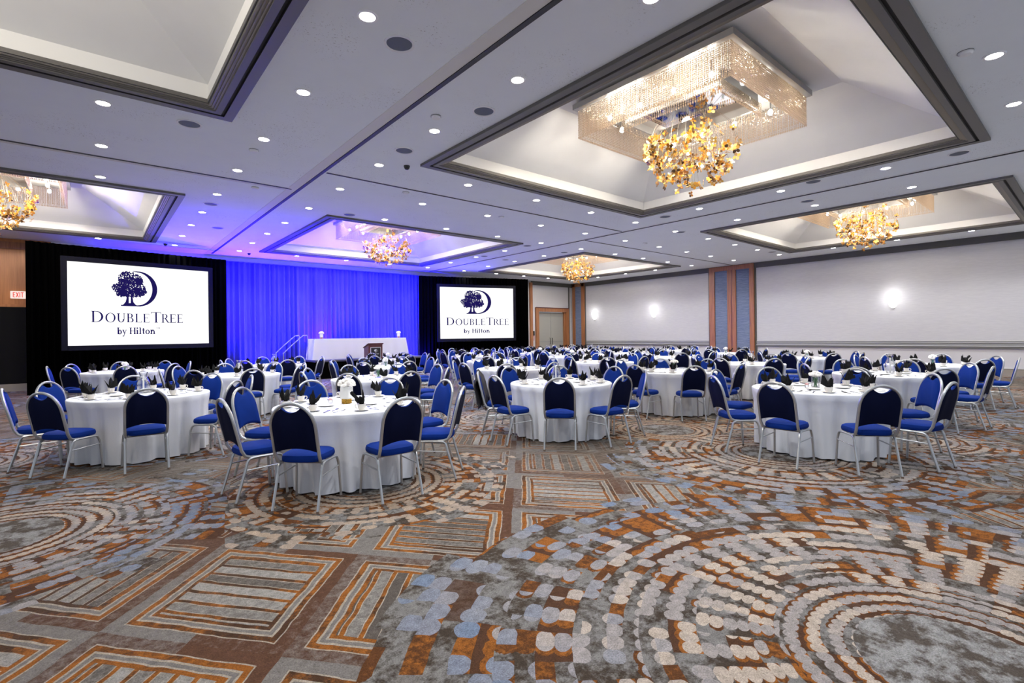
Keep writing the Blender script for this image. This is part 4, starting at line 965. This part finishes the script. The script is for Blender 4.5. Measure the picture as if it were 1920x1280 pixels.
def bouquet():
    t = thing('flower_vase', 'x', 'vase')
    bm = BM(); lathe(bm, [(.035, 0), (.038, .004), (.040, .11), (.037, .11), (.034, .012)], 18); obj('glass_body', bm, M['glass'], t)
    bm = BM()
    for i in range(6): tube(bm, [(.01*math.cos(i), .01*math.sin(i), .012), (.025*math.cos(i+1), .025*math.sin(i+1), .13)], .004, 5)
    obj('stems', bm, M['stem'], t)
    bm = BM(); puffs(bm, 44, (0, 0, .15), .06, .020, 12, flat=.8); blob(bm, (0, 0, .15), .045, sub=2); obj('bouquet', bm, M['petal'], t); return t
protos = {'carafe': carafe_proto(), 'tall_carafe': carafe_proto(1.15), 'white_vase': white_vase(), 'glass_vase': glass_vase(), 'bouquet': bouquet()}
KIDS.clear()
LABC = {'carafe': 'clear glass carafe holding a white candle, centre of ', 'tall_carafe': 'tall clear glass carafe with white candle, centre of ', 'white_vase': 'square white vase of white flowers on gold base, ', 'glass_vase': 'glass vase with green stems and white flowers, ', 'bouquet': 'small glass vase of white flowers, centre of '}
GRPC = {'carafe': 'glass carafes on the tables', 'tall_carafe': 'glass carafes on the tables', 'white_vase': 'flower vases on the tables', 'glass_vase': 'flower vases on the tables', 'bouquet': 'flower vases on the tables'}
usedp = set()
def put(key, P, loc, rz, label, group):
    if key in usedp: return dup(P, loc, rz, label, group)
    usedp.add(key); P.location = loc; P.rotation_euler = (0, 0, rz); P['label'] = label; P['group'] = group; return P
R = random.Random(21)
NEAR = {0, 1, 2, 3, 4, 6, 9, 10}
OFFC = {0: (-.02, .02), 1: (.02, .15), 2: (0, .10), 3: (-.02, .02)}
for ti, (tx, ty, rr, cp, ph) in enumerate(TABLES):
    dist = math.hypot(tx, ty)
    if cp:
        ox, oy = OFFC.get(ti, (R.uniform(-.08, .08), R.uniform(-.08, .08))); put(cp, protos[cp], (tx+ox, ty+oy, TZ), R.random(), LABC[cp] + (ph if cp != 'white_vase' else 'centre of nearest table'), GRPC[cp])
    for k in range(8):
        az = k*PI/4; sw = side_word(az, tx, ty)
        pol = lambda r, d: (tx + r*math.cos(az+d), ty + r*math.sin(az+d))
        cx, cy = pol(.60+R.uniform(-.03, .03), -.24+R.uniform(-.05, .05))
        put('saucer', sauP, (cx, cy, TZ), 0, 'white saucer, %s setting of %s' % (sw, ph), 'white saucers on the tables')
        hz = R.random()*6
        put('cupn' if ti in NEAR else 'cupf', cupP if ti in NEAR else cupFar, (cx, cy, TZ+.0065), hz, 'white coffee cup, %s setting of %s' % (sw, ph), 'coffee cups on the tables')
        ni = R.randrange(5)
        put('nap%d' % ni, napP[ni], (cx, cy, TZ+.010), R.random()*6, 'black napkin, %s setting of %s' % (sw, ph), 'black napkins in the cups')
        if ti in NEAR:
            for o_, nm, r_, d_ in ((cut[0], 'fork', .60, .26), (cut[1], 'knife', .60, .02), (cut[2], 'spoon', .50, .12)):
                qx, qy = pol(r_+R.uniform(-.02, .02), d_+R.uniform(-.03, .03)); put(nm, o_, (qx, qy, TZ+.001), az+PI+R.uniform(-.25, .25), '%s, %s setting of %s' % ({'fork': 'steel fork', 'knife': 'steel knife', 'spoon': 'steel spoon'}[nm], sw, ph), {'fork': 'forks', 'knife': 'knives', 'spoon': 'spoons'}[nm]+' on the nearer tables')
    if ti in (0, 1, 2, 3, 4):
        for k in range(3):
            a = YAW*0 + (1.2, 3.3, 5.2)[k]; put('plate', plateP, (tx+.27*math.cos(a), ty+.27*math.sin(a), TZ), 0, 'small white plate %s of centrepiece, %s' % (side_word(a, tx, ty), ph), 'small white plates')
# spare bouquets on the head table
for hx, l in ((6.47, 'left end'), (9.62, 'right end')): dup(protos['white_vase'], (hx, 18.75, .66+.774), 0, 'white flowers in a square vase on the head table, %s' % l, 'head table vases')
# votives with a small flower
vo0 = None
for (ti, dx, dy) in ((0, -.16, .12), (2, -.02, -.14), (3, -.14, .08), (6, -.16, -.02), (9, -.10, -.12)):
    tx, ty, _, _, ph = TABLES[ti]; lab = 'tiny glass cup of pink flower on %s' % ph
    if vo0 is None:
        vo0 = thing('posy_cup', lab, 'votive', (tx+dx, ty+dy, TZ), 0, 'tiny posy cups')
        bm = BM(); lathe(bm, [(.020, 0), (.026, .045), (.024, .045), (.018, .006)], 16); obj('glass_cup', bm, M['glass'], vo0)
        bm = BM(); puffs(bm, 14, (0, 0, .045), .018, .011, 2); obj('flower', bm, M['pinkp'], vo0)
        KIDS.clear()
    else: dup(vo0, (tx+dx, ty+dy, TZ), 0, lab)
# jacket over the far-left chair of the front centre table
def jacket():
    az = 3*PI/4; tx, ty = 5.42, 5.32; r = 1.20-.25; c = Vector((tx+r*math.cos(az), ty+r*math.sin(az), 0)); rot = Matrix.Rotation(az+PI, 3, 'Z')
    bm = BM(); L = []
    TI = math.radians(13.5); Rj = random.Random(4)
    prof = [(.035, .52), (.045, .66), (.045, .80), (.035, .90), (.0, .965), (-.035, .90), (-.050, .80), (-.06, .62), (-.07, .50), (-.075, .44)]
    for i in range(15):
        u = -1+2*i/14; y = u*.21; row = []
        for j, (o, z) in enumerate(prof):
            back = -.185-(z-.43)*math.tan(TI); drop = (.15*abs(u)**2.2)*(1 if z > .5 else .35); wv = .018*math.sin(i*1.9+j*.5)
            row.append((back+o*1.0+wv*(1 if j > 5 else .5), y*(1+.10*(1 if j in (0, 9) else 0)), z-drop+(.04*math.sin(i*1.3) if j in (0, 9) else 0)))
        L.append(row)
    L = [[tuple(c + rot @ Vector(p)) for p in row] for row in L]
    inner = []
    loft(bm, L, closed=False)
    o = obj('jacket', bm, M['jacket']); md = o.modifiers.new('cloth_thickness', 'SOLIDIFY'); md.thickness = .012; md.offset = 1
    tag(o, 'black jacket hung over the chair at far left of front centre table', 'jacket')
jacket()
